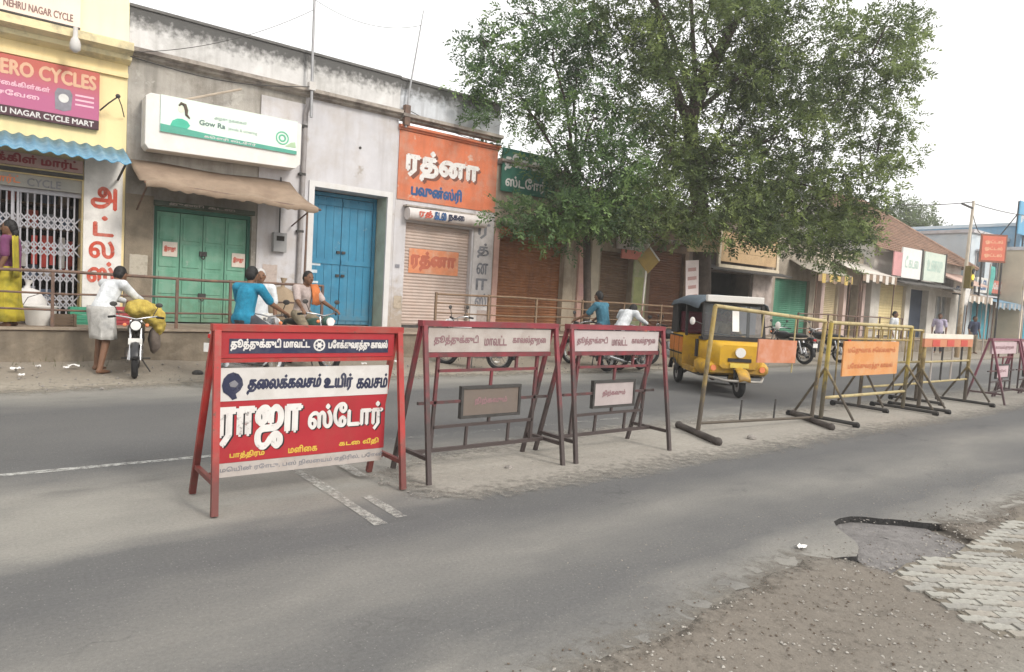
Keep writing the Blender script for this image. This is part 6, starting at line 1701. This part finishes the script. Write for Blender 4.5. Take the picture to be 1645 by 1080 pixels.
lit = [(-.3, 11.9), (.1, 11.85), (.35, 11.8), (.62, 11.95), (.95, 11.8), (1.05, 11.95), (2.9, 11.5), (3.3, 11.2), (.4, 11.3), (-.7, 11.4), (5.6, 11.7), (6.4, 11.9), (8.6, 11.6)]
for k, (x, y) in enumerate(lit):
    n_ = 6; w = rnd.uniform(.05, .12); zb = .035 + max(0, (y - 11.2)) * .06
    rows = [[(x + w * (i / n_ - .5) * 1.3, y + w * (j / n_ - .5), zb + .02 + rnd.uniform(0, .035)) for i in range(n_ + 1)] for j in range(n_ + 1)]
    tag(MB().grid(rows).build('litter', mat('litter_white', (.70, .69, .67), .7, .08, 8), smooth=False), 'crumpled white paper litter on the sand below the pavement', 'litter', 'paper litter on the sand')
for k, (x, y, z, lab) in enumerate(((4.13, 2.22, .004, 'white scrap of plastic on the asphalt beside the pothole'), (3.32, 1.02, -.04, 'white crumpled scrap on the dirt below the paving blocks'), (3.02, .98, -.04, 'small pale scrap on the dirt of the near verge'), (2.66, 1.73, -.04, 'pale flat stone on the brown dirt'))):
    n_ = 5; w = (.075, .06, .04, .07)[k]
    rows = [[(x + w * (i / n_ - .5), y + w * .6 * (j / n_ - .5), z + .006 + rnd.uniform(0, .02)) for i in range(n_ + 1)] for j in range(n_ + 1)]
    tag(MB().grid(rows).build('scrap', mat('litter_white', (.70, .69, .67)) if k < 2 else M_PEBW), lab, 'litter')
for k, (x, y, r, lab) in enumerate(((3.6, 4.6, .035, 'fist sized stone on the dust beneath the grimy plate barricade'), (7.0, 4.45, .05, 'broken stone on the dust beneath the T foot barrier'), (2.62, 11.3, .07, 'dark stone on the sand near the stooping figures'))):
    o = MB().ell((x, y, r * .6), (r * 1.2, r, r * .7), 9, 6).build('stone', M_PEB if k < 2 else M_DARK)
    d = o.modifiers.new('lumps', 'DISPLACE'); d.texture = tx_; d.strength = r * .5
    tag(o, lab, 'stone')
# grass tufts and weeds where the shoulder meets the wall
mb = MB(); rnd = random.Random(8)
for _ in range(420):
    x = rnd.uniform(-3, 18); y = rnd.uniform(12.0, 12.4)
    if math.sin(x * 1.7) + math.sin(x * .6 + 2) < .4: continue
    h = rnd.uniform(.03, .14); a = rnd.uniform(0, 6.3); z = .08 + (y - 12) * .15
    mb.add([(x - .006 * math.cos(a), y - .006 * math.sin(a), z), (x + .006 * math.cos(a), y + .006 * math.sin(a), z), (x + rnd.uniform(-.05, .05), y + rnd.uniform(-.05, .05), z + h)], [(0, 1, 2)])
tag(mb.build('weeds', mat('weed_green', (.09, .10, .04), .8, .3, 6)), 'thin dry weeds along the foot of the raised pavement', None, kind='stuff')

# signs, tarpaulins and wires crowding the far end of the row
rnd = random.Random(77)
for k, (x, z, w, h, c, txt, lab) in enumerate(((41.6, 3.1, 1.5, .8, (.62, .60, .56), 'கடை', 'white shop board on the pale blue building'), (43.6, 3.15, 1.9, .7, (.50, .16, .12), 'பேக்கரி', 'faded red shop board on the pale blue building'), (47.0, 3.0, 1.8, .5, (.60, .50, .16), 'மெடிக்கல்', 'yellow shop board above the teal doors'),
                                              (49.4, 3.0, 1.6, .5, (.60, .60, .58), 'துணி', 'white shop board above the teal doors'), (37.2, 2.85, 2.4, .55, (.64, .62, .58), 'தேநீர்', 'white board over the barred window of the tiled house'), (57.0, 2.9, 2.4, .9, (.16, .30, .44), 'ஓட்டல்', 'blue shop board on the cream building'))):
    y = 13.35 if x < 41 else (13.9 if x < 46 else (12.7 if x < 56 else 13.2))
    s_ = thing('sign_board', lab, 'sign', (x, y, z))
    plate('board', mat('far_board_%d' % k, c, .7, .12, 3, stain=(tuple(q_ * .7 for q_ in c), .6, 2)), s_, x, x + w, z, z + h, y, .06)
    plate('frame', M_DARK, s_, x - .05, x + w + .05, z - .05, z - .003, y - .01, .08)
    letters('letters', txt, M_LBLUE if k % 2 == 0 else M_LWHITE, s_, x + .15, x + w - .15, z + .15, z + h - .12, y - .004, bold=.03)
fringe_awning('cloth_awning', 'ragged blue tarpaulin awning in front of the pale blue building', 41.4, 45.6, 12.9, 3.05, 2.6, mat('tarp_blue', (.16, .27, .36), .8, .2, 3), mat('tarp_blue', (.16, .27, .36)), mat('tarp_grey', (.35, .35, .35), .8, .2, 3))
fringe_awning('cloth_awning', 'ragged brown tarpaulin awning beside the barred window of the tiled house', 36.9, 40.0, 12.6, 3.2, 2.75, mat('tarp_brown', (.34, .27, .21), .8, .2, 3), mat('tarp_brown', (.34, .27, .21)), M_FW)
W = [((31.7, 11, 6.3), (50.2, 11, 8.3), .5, 'overhead wire from the signal pole up to the power pole'), ((31.7, 11, 6.0), (42.0, 13.9, 6.3), .4, 'overhead wire from the signal pole to the pale blue roof'),
     ((31.7, 11, 6.35), (36, 17.5, 7.4), .15, 'service wire from the signal pole to the tiled ridge'), ((50.2, 11, 7.6), (46.6, 13.5, 7.7), .2, 'service wire from the power pole to the bright blue roof'),
     ((5.36, 14.25, 7.4), (7.9, 14.3, 7.6), .25, 'slack wire between the thin roof pole and the leaning rod'), ((2.06, 14.1, 5.45), (5.36, 14.25, 7.2), .2, 'wire rising from the yellow ledge to the thin roof pole')]
for a_, b_, sag, lab in W:
    a_, b_ = Vector(a_), Vector(b_)
    pts = [a_.lerp(b_, i / 14) - Vector((0, 0, sag * 4 * (i / 14) * (1 - i / 14))) for i in range(15)]
    tag(MB().path(pts, .018 if a_.x > 20 else .006, 5).build('overhead_wire', M_DARK), lab, 'wire')

t = block('narrow_cream_building', 'narrow cream two storey shop wedged in front of the bright blue building', 45.2, 47.6, 12.9, 5.6, mat('far_cream', (.58, .50, .38)), [(45.8, 46.9, 3.4, 4.7, 'w'), (45.7, 47.0, FZ, 2.7, 'd')])
t = thing('roof_hoarding', 'blue roof hoarding on a steel frame above the narrow cream shop', 'hoarding', (46.4, 13.4, 5.8))
plate('panel', mat('hoarding_blue', (.12, .34, .52), .6, .1, 2), t, 45.0, 47.8, 6.5, 8.3, 13.3, .06)
letters('letters', 'துணிக்கடை', M_LWHITE, t, 45.3, 47.5, 7.1, 7.7, 13.296, bold=.03)
for x in (45.2, 46.4, 47.6): MB().tube((x, 13.45, 5.78), (x, 13.45, 8.3), .04).build('frame_post', M_DARK, t)
for x in (45.2, 47.6): MB().tube((x, 14.6, 5.78), (x, 13.45, 7.6), .03).build('back_stay', M_DARK, t)
for k, (x, y, h, c, lab) in enumerate(((33.4, 11.6, 3.6, (.60, .58, .55), 'tall white cloth banner on a pole before the tiled house'), (36.4, 11.7, 4.2, (.10, .34, .30), 'green cloth banner on a pole before the tiled house'), (40.4, 11.5, 4.6, (.55, .42, .10), 'yellow cloth banner on a pole before the pale building'), (43.2, 11.5, 4.4, (.46, .10, .08), 'red cloth banner on a pole before the pale building'))):
    t = thing('flag_banner', lab, 'banner', (x, y, .1))
    MB().tube((x, y, .02), (x + .05, y, h), .03).build('pole', M_SIGNG, t)
    rows = [[(x + .04 + .55 * i / 6, y - .05 * math.sin(i * 1.1 + j * .6), h - .1 - 1.3 * j / 8) for i in range(7)] for j in range(9)]
    o = MB().grid(rows).build('cloth', mat('banner_cloth_%d' % k, c, .85, .15, 4), t, smooth=True); o.modifiers.new('solid', 'SOLIDIFY').thickness = .006
# fittings and scraps on the shop walls
t = thing('meter_box', 'grey electricity meter box on the white band beside the green door', 'meter box', (4.85, 14.4, 2.2))
MB().box(4.72, 5.0, 14.34, 14.468, 2.15, 2.55).build('box', mat('meter_grey', (.28, .28, .28), .6, .15, 4), t, bevel=.01)
plate('window', M_NEARBLACK, t, 4.78, 4.94, 2.38, 2.48, 14.335, .004)
MB().path([(4.86, 14.42, 2.55), (4.86, 14.44, 3.7)], .015, 6).build('conduit', M_DARK, t)
for k, (x, z, w, h, y, c, lab) in enumerate(((4.55, 1.45, .30, .42, 14.463, (.50, .42, .38), 'torn brownish poster on the white band beside the green door'), (7.62, 1.05, .2, .3, 14.493, (.45, .38, .30), 'torn poster on the white jamb left of the pink shutter'),
                                            (2.12, 1.5, .3, .38, 14.463, (.44, .40, .33), 'faded poster on the brown plaster left of the green door'), (13.46, 1.6, .24, .36, 14.413, (.50, .30, .28), 'pink poster on the pink pillar'), (10.0, .75, .3, .34, 14.473, (.4, .33, .3), 'torn poster low on the lettered grey pillar'))):
    rows = [[(x + w * i / 6, y - .002 - (.02 * (i / 6) ** 3 if j > 3 else 0) - .004 * random.random(), z + h * j / 6 + (.02 * random.random() if j in (0, 6) else 0)) for i in range(7)] for j in range(7)]
    tag(MB().grid(rows).build('poster', mat('old_poster_%d' % k, c, .85, .2, 9, stain=(tuple(q_ * .6 for q_ in c), .7, 9))), lab, 'poster')

# ------------------------------------------------------------------ thin dusty air over the whole street
hz = MB().box(-305, 405, -305, 405, -1.2, 18.0).build('haze', None)
hz['kind'] = 'stuff'
hm = bpy.data.materials.new('dusty_air'); hm.use_nodes = True
N, L = hm.node_tree.nodes, hm.node_tree.links
N.remove(N['Principled BSDF'])
pvm = N.new('ShaderNodeVolumePrincipled'); pvm.inputs['Color'].default_value = (.93, .92, .90, 1); pvm.inputs['Density'].default_value = .0022; pvm.inputs['Anisotropy'].default_value = .2
L.new(pvm.outputs[0], N['Material Output'].inputs['Volume'])
hz.data.materials.append(hm)
